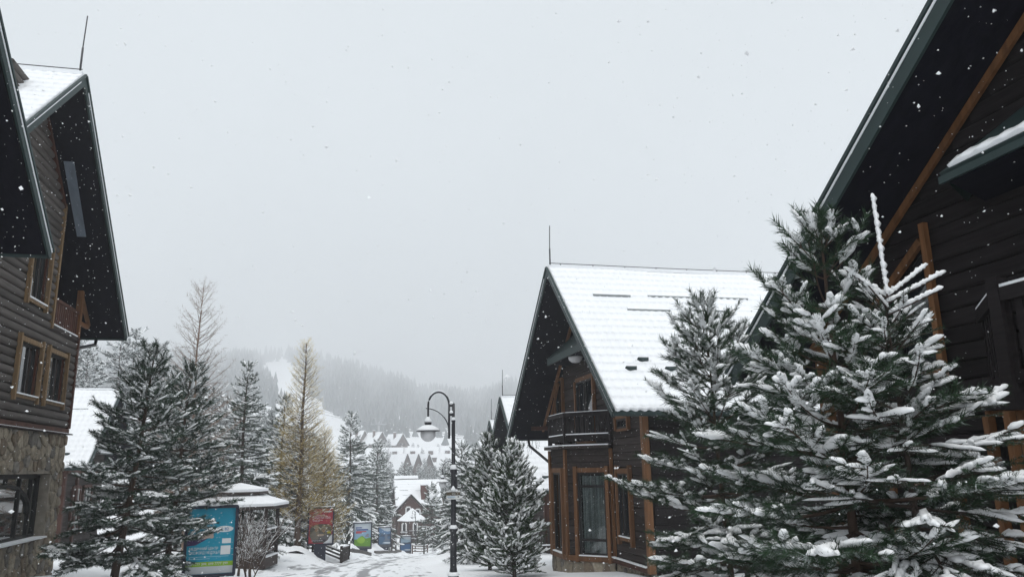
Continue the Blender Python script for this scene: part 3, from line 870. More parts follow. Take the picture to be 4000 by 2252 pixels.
# ================================================================== building L: tall stone and log building at the left edge
L_ = thing('log_and_stone_lodge', 'tall lodge of grey logs over a stone storey at the picture left edge', 'lodge', (-7.2, 20, gz(-7, 20)))
rec2 = gable_roof(L_, -1, -6.1, 9.0, 18.5, 10.85, 14.4, 7.19, 24.4, 5.58)
g0, ga, gs, gn, gL = rec2['near']
guard(L_, g0, ga, gs, gn, .95, 1.25, 1.6)
rod(L_, (-6.2, 18.5, 10.9), 1.55)
tube_ob('ridge_cable', [(-6.15, 18.5, 11.03), (-14.5, 18.5, 11.03)], .012, STEELD, L_, 5)
gable_roof(L_, -1, -5.4, 8.0, 9.7, 10.8, 3.7, 5.77, 15.67, 5.77, wave=0, dens=2)
def lzr(y): return 10.85 - abs(y - 18.5) * .893 - .22
xw, xb, xn = -7.35, -14.5, -8.7
pieces = [[(6, -1.4), (22.98, -1.4), (22.98, 5.2), (6, 5.2)], [(6, 5.2), (21, 5.2), (21, lzr(21)), (18.5, lzr(18.5)), (14.8, lzr(14.8)), (6, lzr(14.8))], [(21, 5.2), (22.98, 5.2), (22.98, lzr(22.98)), (21, lzr(21))]]
V, F = [], []
for pc, x0 in zip(pieces, (xw, xw, xn)):
    m = len(pc); o = len(V)
    V += [(x0, y, z) for y, z in pc] + [(xb, y, z) for y, z in pc]
    F += [tuple(range(o, o + m)), tuple(range(o + m, o + 2 * m))] + [(o + k, o + m + k, o + m + (k + 1) % m, o + (k + 1) % m) for k in range(m)]
lw = pymesh('wall', V, F, DARKW, L_)
PX = (1, 0, 0)
def spL(z):
    b = 23.1 if z < lzr(23.1) else 18.5 + (lzr(18.5) - z) / .893
    return (0, b - 17.0)
W1, W2, W3 = (19.14, 20.45, 3.42, 4.62), (20.98, 22.3, 3.42, 4.62), (19.2, 20.35, 5.62, 6.95)
opL = [(a - 17, b - 17, c - .0, d) for a, b, c, d in (W1, W2, W3)] + [(21.02 - 17, 23.2 - 17, 5.27, 12)]
plank_wall(lw, (-7.07, 17.0, 2.84), Y, PX, 2.84, 10.4, .196, .085, LOGS, LOGP, spL, opL, name='log', seed=11)
lb = box('log_backing', (-7.34, 17, 2.8), (-7.075, 19.14, 5.2), DARKW, lw)
for (y0, y1, z0, z1) in ((22.3, 23.08, 2.8, 5.2), (20.45, 20.98, 2.8, 5.2), (19.14, 20.45, 2.8, 3.42), (20.98, 22.3, 2.8, 3.42), (19.14, 20.45, 4.62, 5.2), (20.98, 22.3, 4.62, 5.2), (17, 19.2, 5.2, 10), (20.35, 21.0, 5.2, 8.4), (19.2, 20.35, 5.2, 5.62), (19.2, 20.35, 6.95, 9.2)):
    box('log_backing', (-7.34, y0, z0), (-7.075, y1, z1), DARKW, lw)
for (a, b, c, d) in (W1, W2, W3):
    w = window(L_, (-7.0, 17.0), Y, PX, a - 17, b - 17, c, d, TAN, mull=((a + b) / 2 - 17 - .2, (a + b) / 2 - 17 + .22), ext=.15, tw=.085, recess=.12, pane=GLASSM, proud=.05)
    box('reveal', (-7.14, b - .03, c), (-7.02, b + .0, d), BROWN, w)
    box('reveal', (-7.14, a, c), (-7.02, a + .03, d), BROWN, w)
    box('reveal', (-7.14, a, d - .03), (-7.02, b, d), FRAME, w)
box('sill_course', (-7.3, 15, 2.70), (-6.97, 23.14, 2.82), BROWN, L_)
box('drip_edge', (-7.3, 15, 2.665), (-6.9, 23.24, 2.69), DARKW, L_)
box('drip_snow', (-7.1, 15, 2.692), (-6.92, 23.22, 2.705), SNOW, L_)
box('corner_board', (-7.12, 23.1, 2.83), (-6.96, 23.2, 5.3), BROWN, L_)
# recessed balcony under the roof
lbal = box('balcony', (-8.7, 21.02, 5.2), (-6.98, 23.12, 5.3), DARKW, L_)
for q in range(13):
    y = 21.14 + q * .148; box('baluster', (-7.03, y - .05, 5.36), (-7.0, y + .05, 5.92), BROWN, lbal)
box('top_rail', (-7.06, 21.06, 5.92), (-6.97, 22.92, 6.0), BROWN, lbal)
box('bottom_rail', (-7.05, 21.06, 5.30), (-6.98, 22.95, 5.36), BROWN, lbal)
box('rail_snow', (-7.05, 21.06, 5.302), (-6.95, 23.1, 5.33), SNOW, lbal)
box('balcony_post', (-7.08, 22.93, 5.3), (-6.94, 23.07, 6.6), ORANGE, L_)
bar('jamb_post', (-7.0, 21.0, 5.2), (-7.0, 21.0, 8.5), .09, .09, TAN, L_, (1, 0, 0))
bar('soffit_beam', (-7.0, 19.0, lzr(19.0) - .05), (-7.0, 21.05, lzr(21.05) - .05), .08, .08, BROWN, L_)
bar('balcony_brace', (-7.0, 23.05, 6.45), (-7.0, 23.9, 5.78), .09, .09, ORANGE, L_)
bar('balcony_brace', (-7.0, 23.05, 5.72), (-7.0, 23.85, 5.72), .09, .09, ORANGE, L_)
tube_ob('downpipe', [(-6.9, 24.42, 5.5), (-6.9, 24.35, 5.3), (-7.2, 23.3, 5.0), (-7.25, 23.2, 4.8)], .05, BLACK, L_, 8)
# sheet of grey plastic fixed to the soffit
sh = [(-6.84, 20.03, 9.27), (-6.60, 20.03, 9.27), (-6.64, 21.68, 7.80), (-6.86, 21.68, 7.80)]
slab('soffit_sheet', sh, Vector((0, .666, .746)), -.012, .0, PLASTIC, L_)
# stone storey
mort = Acc()
for (y0, y1, z0, z1) in ((15, 23.1, 1.66, 2.66), (22.22, 23.1, -1.5, 1.66), (15, 22.22, -1.5, .11)):
    mort.box((-7.17, (y0 + y1) / 2, (z0 + z1) / 2), ((1, 0, 0), (0, 1, 0), (0, 0, 1)), (.3, y1 - y0, z1 - z0))
mo = mort.build('stone_storey', MORTAR, L_)
voronoi_stones(mo, (-7.02, 0), Y, PX, 17.6, 23.1, -1.05, 2.65, .245, hole=(17, 22.22, .11, 1.66), seed=7, proud=(.02, .055), aspect=1.25)
aw_ = Acc()
ax = ((1, 0, 0), (0, 1, 0), (0, 0, 1))
for y in (18.3, 19.38, 21.03, 21.78): aw_.box((-7.28, y, .885), ax, (.06, .075, 1.42))
for z in (.17, 1.6): aw_.box((-7.28, 19.6, z), ax, (.06, 5.2, .1))
aw_.box((-7.28, 22.18, .885), ax, (.07, .08, 1.5)); aw_.box((-7.28, 20.2, 1.5), ax, (.05, .06, .14))
n = 14
for k in range(n):
    t0, t1 = math.pi * k / n, math.pi * (k + 1) / n
    aw_.bar((-7.27, 20.2 - 1.55 * math.cos(t0), .72 + .68 * math.sin(t0)), (-7.27, 20.2 - 1.55 * math.cos(t1), .72 + .68 * math.sin(t1)), .05, .09, (1, 0, 0))
aw2 = aw_.build('arched_window', FRAME, L_)
for a, b in ((17.2, 18.3), (18.3, 19.38), (19.38, 21.03), (21.03, 21.78), (21.78, 22.16)):
    box('pane', (-7.31, a, .2), (-7.295, b, 1.58), GLASSM, aw2)
box('sill_snow', (-7.26, 17, .112), (-6.94, 22.24, .15), SNOW, aw2)

# ================================================================== further chalets of the street
def plain_chalet(name, label, sx, xf, ya, za, hw, rise, zb, depth=8, ov=1.2, wave=.25, dens=4, rods=True, guards=((1.0, 1.6, 1.2), (3.2, 1.6, 1.2), (2.2, 2.4, 1.2)), facade=True, group=None, mat=SIDING, wins=()):
    t = thing(name, label, 'chalet', (xf + sx * ov, ya, zb), group)
    rec = gable_roof(t, sx, xf, depth, ya, za, ya - hw, za - rise, ya + hw, za - rise, wave=wave, dens=dens)
    w, zr = body(t, sx, xf + sx * (ov + .05), depth - 2, ya, za, ya - hw, za - rise, ya + hw, za - rise, ya - hw + 1.2, ya + hw - 1.2, zb - .6, mat)
    p0, a, s, n, Ls = rec['near']
    for g in guards: guard(t, p0, a, s, n, *g)
    for q in range(3): stop(t, p0, a, s, n, 1.0 + q * 1.1, Ls - .75 + (q % 2) * .3)
    if rods:
        rod(t, (xf + sx * .1, ya, za), 1.4)
        tube_ob('ridge_cable', [(xf + sx * .1, ya, za + .14), (xf + sx * depth, ya, za + .14)], .012, STEELD, t, 5)
    xw = xf + sx * ov
    if facade:
        y0 = ya - hw + 1.2
        f = span_fn(y0, y0, ya + hw - 1.2, zr, ya)
        plank_wall(w, (xw + sx * .05, y0, zb), Y, (-sx, 0, 0), zb, za - .7, .24, .05, mat, PLANKP, f, [(a_ - .02, b_ + .02, c_, d_) for a_, b_, c_, d_ in wins], seed=int(ya))
        for (a_, b_, c_, d_) in wins:
            window(t, (xw, y0), Y, (-sx, 0, 0), a_, b_, c_, d_, BROWN, ext=.1, tw=.12, frame=WHITEF, mull=((a_ + b_) / 2,), sill_snow=True)
    bar('corner_post', (xw, ya - hw + 1.2, zb), (xw, ya - hw + 1.2, zr(ya - hw + 1.2)), .22, .22, BROWN, t, (1, 0, 0))
    # near side wall
    plank_wall(w, (xw + sx * .1, ya - hw + 1.22, zb), (sx, 0, 0), (0, -1, 0), zb, zr(ya - hw + 1.2) - .02, .24, .05, mat, PLANKP, lambda z: (0.05, depth - 2.3), (), seed=int(ya) + 1)
    return t, xw, zr


cC, cxw, czr = plain_chalet('street_chalet', 'snow roofed chalet with brown porch posts between the lodge and the left pine', -1, -10.0, 40.07, 5.49, 4.13, 3.57, -1.55, depth=9, wins=((1.3, 2.2, -.9, 1.0), (2.8, 3.9, -.9, 1.0)))
bar('bottom_board', (-11.24, 37.2, -1.5), (-11.24, 42, -1.5), .12, .16, BROWN, cC)
bar('porch_post', (-11.2, 38.9, -1.5), (-11.2, 38.9, 1.9), .18, .18, BROWN, cC, (1, 0, 0))
bar('porch_beam', (-11.1, 37.1, 1.75), (-11.1, 42.5, 1.75), .16, .2, BROWN, cC)
for k in range(2): slab('dormer_hood', [(-11.3, 39.6, 3.1), (-11.3, 41.4, 3.1), (-10.5, 41.6, 2.5), (-10.5, 39.4, 2.5)], Vector((.6, 0, .8)), .08 * k, .06 + .08 * k, (GREEN, SNOW)[k], cC)
c2, x2, z2 = plain_chalet('street_chalet', 'snow roofed chalet beyond the balcony chalet, its porch showing past the bushy spruce', 1, 8.0, 37.6, 4.96, 4.9, 4.35, -2.0, depth=9, wins=((2.6, 3.5, -1.4, .2),))
# snowy porch rail of that chalet
bar('porch_rail', (8.1, 33.6, -.9), (11.5, 33.6, -.9), .1, .14, DARKW, c2); bar('rail_snow', (8.1, 33.6, -.79), (11.5, 33.6, -.79), .12, .08, SNOW, c2)
for k in range(16): bar('baluster', (8.2 + k * .2, 33.6, -2.0), (8.2 + k * .2, 33.6, -.95), .1, .03, DARKW, c2, (0, 1, 0))
bar('bottom_rail', (8.1, 33.58, -1.75), (11.5, 33.58, -1.75), .08, .1, DARKW, c2); bar('rail_snow', (8.1, 33.55, -1.68), (11.5, 33.55, -1.68), .09, .05, SNOW, c2)
plain_chalet('street_chalet', 'farthest snow roofed chalet of the right hand row with a tall lightning rod', 1, 9.6, 48.5, 4.45, 4.9, 4.35, -3.0, depth=9, facade=False)
# ================================================================== trees
def norm(a): return a / (np.linalg.norm(a, axis=-1, keepdims=True) + 1e-9)


def frames(D):
    """columns: side, dir, upish"""
    Z = np.array([0, 0, 1.0]); X = np.array([1.0, 0, 0])
    S = np.cross(D, np.where(np.abs(D[:, 2:3]) > .97, X, Z)); S = norm(S)
    N = np.cross(S, D)
    return S, D, N


def stamp(tmpl, pos, D, scale, roll=None, rs=None):
    """copies of a template (V along +Y) at pos with direction D; scale (n,) or (n,3)"""
    V, F = tmpl
    S, Dd, N = frames(D)
    if roll is not None:
        c, s = np.cos(roll)[:, None], np.sin(roll)[:, None]; S, N = S * c + N * s, N * c - S * s
    sc = np.asarray(scale, float)
    if sc.ndim == 1: sc = np.repeat(sc[:, None], 3, 1)
    out = pos[:, None] + V[None, :, 0:1] * (S * sc[:, 0:1])[:, None] + V[None, :, 1:2] * (Dd * sc[:, 1:2])[:, None] + V[None, :, 2:3] * (N * sc[:, 2:3])[:, None]
    n = len(pos)
    FF = (F[None] + (np.arange(n) * len(V))[:, None, None]).reshape(-1, F.shape[1])
    return out.reshape(-1, 3), FF


def needle_tmpl(n, ln, ang, w, seed, t0=.05, core=.012, flatten=1.0):
    rs = np.random.RandomState(seed); V, F = [], []
    for k in range(n):
        t = t0 + (1 - t0) * (k + .5) / n; az = k * 2.39996 + rs.uniform(-.3, .3)
        a = ang * rs.uniform(.7, 1.25) * (1 - .45 * max(0, t - .75) / .25)
        d = np.array([math.cos(az) * math.sin(a), math.cos(a), math.sin(az) * math.sin(a) * flatten]); l = ln * rs.uniform(.75, 1.15)
        sd = norm(np.cross(d, rs.normal(size=3))) * w / 2
        b = np.array([0, t, 0]); i = len(V)
        V += [b - sd * .7, b + sd * .7, b + d * l * .55 + sd, b + d * l * .55 - sd, b + d * l]
        F += [(i, i + 1, i + 2), (i, i + 2, i + 3), (i + 3, i + 2, i + 4)]
    i = len(V)
    for y in (0, 1):
        for q in range(3): V.append((core * math.cos(q * 2.094), y, core * math.sin(q * 2.094)))
    F += [(i + q, i + (q + 1) % 3, i + 3 + (q + 1) % 3) for q in range(3)] + [(i + q, i + 3 + (q + 1) % 3, i + 3 + q) for q in range(3)]
    return np.array(V, float), np.array(F)


def needle_lite(n, ln, ang, w, seed, t0=.05):
    """single triangle needles for trees farther off"""
    rs = np.random.RandomState(seed); V, F = [], []
    for k in range(n):
        t = t0 + (1 - t0) * (k + .5) / n; az = k * 2.39996 + rs.uniform(-.4, .4); a = ang * rs.uniform(.7, 1.25)
        d = np.array([math.cos(az) * math.sin(a), math.cos(a), math.sin(az) * math.sin(a)]); l = ln * rs.uniform(.75, 1.2)
        sd = norm(np.cross(d, rs.normal(size=3))) * w / 2; b = np.array([0, t, 0]); i = len(V)
        V += [b - sd, b + sd, b + d * l]; F.append((i, i + 1, i + 2))
    return np.array(V, float), np.array(F)


def blob_tmpl(seed, rings=5, seg=6, rough=.2):
    """lumpy loaf of snow lying along +Y from 0 to 1, width ~1, top at +Z"""
    rs = np.random.RandomState(seed); V = [(0, -.03, .0)]; 
    for r in range(rings):
        y = (r + .5) / rings; pr = math.sin(math.pi * (y * .9 + .06)) ** .5 * rs.uniform(.8, 1.15)
        for s in range(seg):
            a = 2 * math.pi * s / seg + rs.uniform(-.2, .2); q = pr * .5 * rs.uniform(1 - rough, 1 + rough)
            V.append((q * math.cos(a), y + rs.uniform(-.04, .04), q * math.sin(a) * (1.0 if math.sin(a) > 0 else .45)))
    V.append((0, 1.02, 0)); e = len(V) - 1; F = []
    for s in range(seg):
        F.append((0, 1 + (s + 1) % seg, 1 + s)); F.append((e, e - seg + s, e - seg + (s + 1) % seg))
        for r in range(rings - 1):
            a, b = 1 + r * seg + s, 1 + r * seg + (s + 1) % seg; F += [(a, b, b + seg), (a, b + seg, a + seg)]
    return np.array(V, float), np.array(F)


PINE_T = {0: [needle_lite(36, .55, .72, .05, 1 + k) for k in range(5)], 1: [needle_lite(24, .5, .8, .09, 5 + k) for k in range(4)], 2: [needle_lite(15, .5, .85, .15, 9 + k) for k in range(4)]}
SPRU_T = {0: [needle_lite(36, .22, 1.0, .05, 11 + k) for k in range(5)], 1: [needle_lite(20, .3, .95, .11, 15 + k) for k in range(4)], 2: [needle_lite(12, .4, .9, .2, 19 + k) for k in range(4)]}
JUNI_T = {0: [needle_tmpl(40, .22, .55, .03, 31 + k) for k in range(4)], 1: [needle_lite(18, .36, .65, .11, 35 + k) for k in range(4)], 2: [needle_lite(14, .4, .7, .09, 39 + k) for k in range(4)]}
LARC_T = {k: [needle_lite(7, .42, .9, .035, 51 + q) for q in range(4)] for k in (0, 1, 2)}
BLOB = {0: [blob_tmpl(61 + k, 6, 6, .3) for k in range(8)], 1: [blob_tmpl(71 + k, 4, 5, .28) for k in range(6)], 2: [blob_tmpl(81 + k, 2, 4) for k in range(3)]}


class Tree:
    def __init__(s): s.br, s.sh, s.sn = [], [], []     # branch polylines; shoots (pos, dir, len); snow (pos, dir, len, width)


def gen_tree(kind, H, Rad, seed, g=1.0, t0=.08, taper=.9, snow=.7, whorl=.34, nb=5, gap=0., fat=1.0, lean=(0, 0), tipup=None, droop=None, top_open=.0, sh_len=None, sden=1.0, lodsn=True, swid=1.0):
    """kind: pine, spruce, juniper, larch. g: coarseness. Returns Tree with the base at the origin"""
    rnd = random.Random(seed); T = Tree()
    def tr(z): return np.array([lean[0] * z / H + .03 * H * .1 * math.sin(z * 1.3 + seed), lean[1] * z / H + .03 * H * .1 * math.cos(z * 1.1 + seed), z])
    T.trunk = [tr(z) for z in np.linspace(-.3, H * .97, 14)]
    sl = sh_len or {'pine': .165, 'spruce': .13, 'juniper': .13, 'larch': .19}[kind]
    sl *= g; sw = swid * (1 + .55 * (g - 1))
    z = t0 * H; k = 0
    while z < H * .965:
        f = (z - t0 * H) / (H * (1 - t0))           # 0 bottom .. 1 top
        if kind == 'pine': prof = (min(1, .72 + f * 1.1) * (1 - f) ** taper * 1.15 + .05)
        elif kind == 'juniper': prof = (1 - f ** 1.6) ** .75 * (.75 + .25 * min(1, f * 5)) + .02
        elif kind == 'larch': prof = min(1, .6 + f * 2.0) * (1 - f) ** .85 + .04
        else: prof = (1 - f) ** taper + .03
        n = nb + rnd.choice((-1, 0, 0, 1)); az0 = rnd.uniform(0, 6.283)
        for b in range(n):
            az = az0 + b * 6.283 / n + rnd.uniform(-.3, .3)
            zb = z + rnd.uniform(-.4, .4) * whorl * (.35 if kind == 'pine' else 1)
            L = Rad * prof * rnd.uniform(.62, 1.12)
            if L < .06: continue
            if kind == 'pine': e0, cu = (-.3 + 1.25 * f ** 1.7 + rnd.uniform(-.22, .2)), rnd.uniform(-.05, .26) + .25 * f
            elif kind == 'juniper': e0, cu = .35 + .8 * f ** 2 + rnd.uniform(-.3, .3), .2
            elif kind == 'larch': e0, cu = (-.12 + .75 * f + rnd.uniform(-.1, .1)), .38
            else: e0, cu = (-.35 + .95 * f ** 1.4 + rnd.uniform(-.16, .16)), rnd.uniform(-.28, .08) + .35 * f
            if droop is not None: e0 += droop
            low = 1.35 - .6 * f + rnd.uniform(-.25, .35)
            h = np.array([math.cos(az), math.sin(az), 0.0]); p0 = tr(zb)
            m = 7
            tt = np.linspace(0, 1, m)
            wob = rnd.uniform(-.28, .28)
            perp = np.array([-h[1], h[0], 0])
            ce = math.cos(e0)
            P = p0[None] + (h[None] * (L * tt * ce)[:, None]) + perp[None] * (wob * L * tt ** 2)[:, None]
            P[:, 2] += L * (math.sin(e0) * tt + cu * (tt ** 2) * (tipup if tipup is not None else 1))
            T.br.append((P, np.linspace(max(.006, .012 * L + .004), .004 + .001 * g, m) * fat))
            def at(t):
                q = t * (m - 1); i_ = min(m - 2, int(q)); return P[i_] + (P[i_ + 1] - P[i_]) * (q - i_)
            def tan(t):
                i_ = min(m - 2, int(t * (m - 1))); return norm(P[i_ + 1] - P[i_])
            # side branchlets
            spc = {'pine': .075, 'spruce': .062, 'juniper': .075, 'larch': .075}[kind] * g / sden
            ns = max(1, int(L * .8 / spc)); side = rnd.choice((-1, 1))
            for q in range(ns):
                t = .22 + .78 * (q + rnd.random()) / ns
                if kind == 'pine' and t < .4 + .1 * (1 - f) and rnd.random() < .7: continue
                side = -side
                base = at(min(t, .99)); d = tan(min(t, .99))
                sd = norm(np.cross(d, np.array([0, 0, 1.0])))
                a = rnd.uniform(.65, 1.1)
                dd = d * math.cos(a) + sd * side * math.sin(a)
                if kind == 'pine': dd[2] += rnd.uniform(-.12, .12 + .25 * f)
                elif kind == 'spruce': dd[2] -= rnd.uniform(.05, .4) * (1 - f)
                elif kind == 'juniper': dd[2] += rnd.uniform(-.3, .6); dd += rnd.uniform(-.4, .4) * sd
                else: dd[2] += rnd.uniform(-.35, .35)
                dd = norm(dd)
                l2 = min(L * .5, (L * (1 - t) * .55 + {'pine': .16, 'spruce': .14, 'juniper': .12, 'larch': .2}[kind] * g * .7) * rnd.uniform(.6, 1.15))
                l2 = max(l2, sl * .6)
                cnt = max(1, int(round(l2 / (sl * .62))))
                pp = base.copy(); d2 = dd.copy(); pl = [pp.copy()]
                for c in range(cnt):
                    d3 = d2 + np.array([rnd.uniform(-.25, .25), rnd.uniform(-.25, .25), rnd.uniform(-.1, .25 if kind != 'spruce' else .05)])
                    d3 = norm(d3); ln = sl * rnd.uniform(.75, 1.2)
                    T.sh.append((pp.copy(), d3, ln))
                    if kind in ('pine', 'juniper') and rnd.random() < .75:
                        d4 = norm(d3 + norm(np.cross(d3, np.array([rnd.uniform(-.4, .4), rnd.uniform(-.4, .4), 1.0]))) * rnd.choice((-1, 1)) * rnd.uniform(.5, 1.0))
                        T.sh.append((pp + d3 * ln * .3, d4, ln * rnd.uniform(.6, .95)))
                        if kind == 'pine' and rnd.random() < snow * .3: T.sn.append((pp + d3 * ln * .2, d4, ln * .8, rnd.uniform(.03, .055) * g, .03 * g))
                    if kind in ('pine', 'larch') and rnd.random() < snow * .35: T.sn.append((pp + d3 * ln * .2, d3, ln * rnd.uniform(.6, .9), rnd.uniform(.03, .06) * g * (1 if kind == 'pine' else .35), .03 * g * (1 if kind == 'pine' else .4)))
                    pp = pp + d3 * ln * .8; pl.append(pp.copy())
                if l2 > .1 and (kind != 'larch' or l2 > .3): T.br.append((np.array(pl), np.linspace(.005, .0025, len(pl)) * fat * (1 + .3 * (g - 1))))
                if kind != 'larch' and rnd.random() < snow * (.25 + 1.2 * t * t):
                    v = pl[-1] - base; lv = np.linalg.norm(v) + 1e-6
                    if kind == 'spruce': T.sn.append((base, v / lv, lv * 1.12, rnd.uniform(.032, .055) * sw * low, rnd.uniform(.025, .042) * sw * low))
                    elif kind == 'juniper': T.sn.append((base + v * .25, v / lv, lv * .8 + .04, rnd.uniform(.05, .085) * sw, rnd.uniform(.035, .06) * sw))
                    else: T.sn.append((base + v * rnd.uniform(.0, .35), v / lv, lv * rnd.uniform(.6, .95) + .04, rnd.uniform(.035, .085) * sw * low, rnd.uniform(.022, .05) * sw * low))
            # snow lying along the branch spine
            if kind != 'larch' and lodsn:
                nsp = max(2, int(L * .7 / (sl * .8)))
                for q in range(nsp):
                    t = .3 + .68 * (q + rnd.random() * .5) / nsp
                    if rnd.random() < snow * (.5 + 1.1 * t): T.sn.append((at(t), tan(t), sl * rnd.uniform(1.0, 1.5), rnd.uniform(.05, .075 + .07 * (1 - f)) * sw * low, rnd.uniform(.028, .045) * sw * low))
            # main stem shoots
            for q in range(max(2, int(L * .6 / (sl * .7)))):
                t = min(.98, .4 + .6 * (q + 1) / max(2, int(L * .6 / (sl * .7))))
                d = norm(tan(t) + np.array([rnd.uniform(-.2, .2), rnd.uniform(-.2, .2), rnd.uniform(-.05, .25)]))
                T.sh.append((at(t), d, sl * rnd.uniform(.8, 1.2)))
                if rnd.random() < snow * .8: T.sn.append((at(t), d, sl * rnd.uniform(.8, 1.2), rnd.uniform(.05, .08) * sw * (.4 if kind == 'larch' else 1), rnd.uniform(.03, .05) * sw * (.4 if kind == 'larch' else 1)))
        k += 1
        z += whorl * rnd.uniform(.8, 1.2) * (1.0 if kind != 'larch' else .8)
    # leader
    tp = tr(H * .96)
    for q in range(6 if kind == 'pine' else 3):
        d = norm(np.array([rnd.uniform(-.35, .35), rnd.uniform(-.35, .35), 1.0])) if q else np.array([0, 0, 1.0])
        T.sh.append((tp - np.array([0, 0, sl * .5 * (q > 0)]), d, sl * 1.15))
    T.H = H; T.g = g; T.kind = kind
    return T


def rotz(P, a):
    c, s = math.cos(a), math.sin(a); P = np.asarray(P, float); Q = P.copy()
    Q[..., 0] = c * P[..., 0] - s * P[..., 1]; Q[..., 1] = s * P[..., 0] + c * P[..., 1]; return Q


def build_tree(T, name, label, cat, base, lod, needle_mat, bark=BARK, tmpl=None, trunk_r=None, snow_h=.1, snow_w=.2, group=None, seed=0, crown_name='crown', snow_lift=.25):
    """trunk, branches, crown and snow as parts under one Empty"""
    rs = np.random.RandomState(seed)
    t = thing(name, label, cat, base, group)
    b = np.array(base)
    TR = np.array(T.trunk) + b; r0 = trunk_r or (.013 * T.H + .015)
    tube_ob('trunk', TR, np.linspace(r0, r0 * .12, len(TR)), bark, t, 8)
    A = Acc()
    for P, r in T.br: A.tube(P + b, r, 4 if lod == 0 else 3)
    A.build('branches', bark, t, True)
    pos = np.array([s_[0] for s_ in T.sh]) + b; D = np.array([s_[1] for s_ in T.sh]); ln = np.array([s_[2] for s_ in T.sh])
    tm = (tmpl or {'pine': PINE_T, 'spruce': SPRU_T, 'juniper': JUNI_T, 'larch': LARC_T}[T.kind])[lod]
    A = Acc(); ch = rs.randint(0, len(tm), len(pos)); roll = rs.uniform(0, 6.28, len(pos))
    for k, m in enumerate(tm):
        q = ch == k
        if q.any(): A.add(*stamp(m, pos[q], D[q], ln[q], roll[q]))
    A.build(crown_name, needle_mat, t)
    if T.sn:
        pos = np.array([s_[0] for s_ in T.sn]) + b; D = np.array([s_[1] for s_ in T.sn]); ln = np.array([s_[2] for s_ in T.sn]); wd = np.array([s_[3] for s_ in T.sn])
        w = wd; h = np.array([s_[4] for s_ in T.sn])
        pos = pos.copy(); pos[:, 2] += h * snow_lift + .004
        A = Acc(); tm = BLOB[lod]; ch = rs.randint(0, len(tm), len(pos))
        for k, m in enumerate(tm):
            q = ch == k
            if q.any(): A.add(*stamp(m, pos[q], D[q], np.stack([w[q] * 1.1, ln[q], h[q] * 1.9], 1)))
        tag(A.build('snow_load', SNOWT, t, True), None, kind='stuff')
    return t


def copy_tree(t, base, rz, sc, label=None, group=None):
    c = t.copy(); C.objects.link(c)
    m = Matrix.Translation(Vector(base)) @ Matrix.Rotation(rz, 4, 'Z') @ Matrix.Scale(sc, 4)
    c.matrix_basis = m; W[c.name] = m
    if label: c['label'] = label
    if group: c['group'] = group
    for ch in t.children:
        d = ch.copy(); C.objects.link(d); d.parent = c; d.matrix_parent_inverse = ch.matrix_parent_inverse.copy()
    return c


def on(x, y, dz=0.0): return (x, y, gz(x, y) + dz)


# --- right hand foreground
T = gen_tree('pine', 4.3, 1.62, 101, whorl=.29, nb=7, snow=.55, taper=1.05, sden=1.2, lean=(.05, 0), t0=.05)
build_tree(T, 'pine_tree', 'tall snow laden pine with long needles in front of the near dark chalet', 'pine tree', on(4.36, 6.1), 0, NEEDLE, BARKP, snow_h=.17, snow_w=.20, seed=1, trunk_r=.06)
T = gen_tree('spruce', 3.4, 1.5, 108, whorl=.225, nb=7, snow=.5, taper=.8, lean=(.06, .1), t0=.04, sh_len=.15, swid=.85)
def bare_shoot(T, p, d, L, r=.011):
    """a long needle-less shoot with a roll of snow on it"""
    p, d = np.array(p, float), norm(np.array(d, float))
    T.br.append((np.array([p + d * L * q / 4 for q in range(5)]), np.linspace(r, r * .6, 5)))
    n = max(2, int(L / .07))
    for q in range(n): T.sn.append((p + d * L * q / n, d, L / n * 1.35, .042, .034))
bare_shoot(T, (.0, .0, 3.3), (-.02, 0, 1), .9)
for az, el, L, z in ((-.35, .45, .55, 3.25), (-.1, .6, .5, 3.3), (2.6, .75, .4, 3.3), (3.6, .5, .35, 3.2), (-.9, .35, .45, 3.15)):
    bare_shoot(T, (.03, .05, z), (math.cos(az) * math.cos(el), math.sin(az) * math.cos(el), math.sin(el)), L)
build_tree(T, 'spruce_tree', 'spruce with thick fingers of snow and a bare white leader, rightmost tree', 'spruce tree', on(4.62, 5.6), 0, NEEDLES, BARK, snow_h=.12, snow_w=.145, seed=2, trunk_r=.05, snow_lift=.3)
T = gen_tree('pine', 4.3, 1.4, 103, whorl=.3, nb=7, snow=.55, taper=.7, swid=.9, t0=.06, lean=(-.1, .05))
build_tree(T, 'pine_tree', 'smaller pine in front of the balcony chalet roof, left of the tall pine', 'pine tree', on(5.15, 9.75), 0, NEEDLE, BARKP, snow_h=.15, snow_w=.18, seed=3, trunk_r=.05)

# --- left foreground pines
T = gen_tree('pine', 5.5, 2.0, 111, whorl=.28, nb=7, snow=.5, taper=1.15, t0=.13, g=1.25, swid=.75, lean=(.45, .1))
build_tree(T, 'pine_tree', 'large dark pine with leaning trunk between the lodge and the blue poster stand', 'pine tree', on(-4.62, 19.4), 1, NEEDLED, BARKP, snow_h=.15, snow_w=.17, seed=4, trunk_r=.1)
T = gen_tree('pine', 5.9, 1.75, 112, whorl=.3, nb=6, snow=.5, taper=.9, t0=.12, g=1.35, swid=.75, lean=(.3, 0))
build_tree(T, 'pine_tree', 'second dark pine just behind the large leaning pine, by the poster stand', 'pine tree', on(-4.35, 23.6), 1, NEEDLED, BARKP, snow_h=.15, snow_w=.17, seed=5, trunk_r=.09)
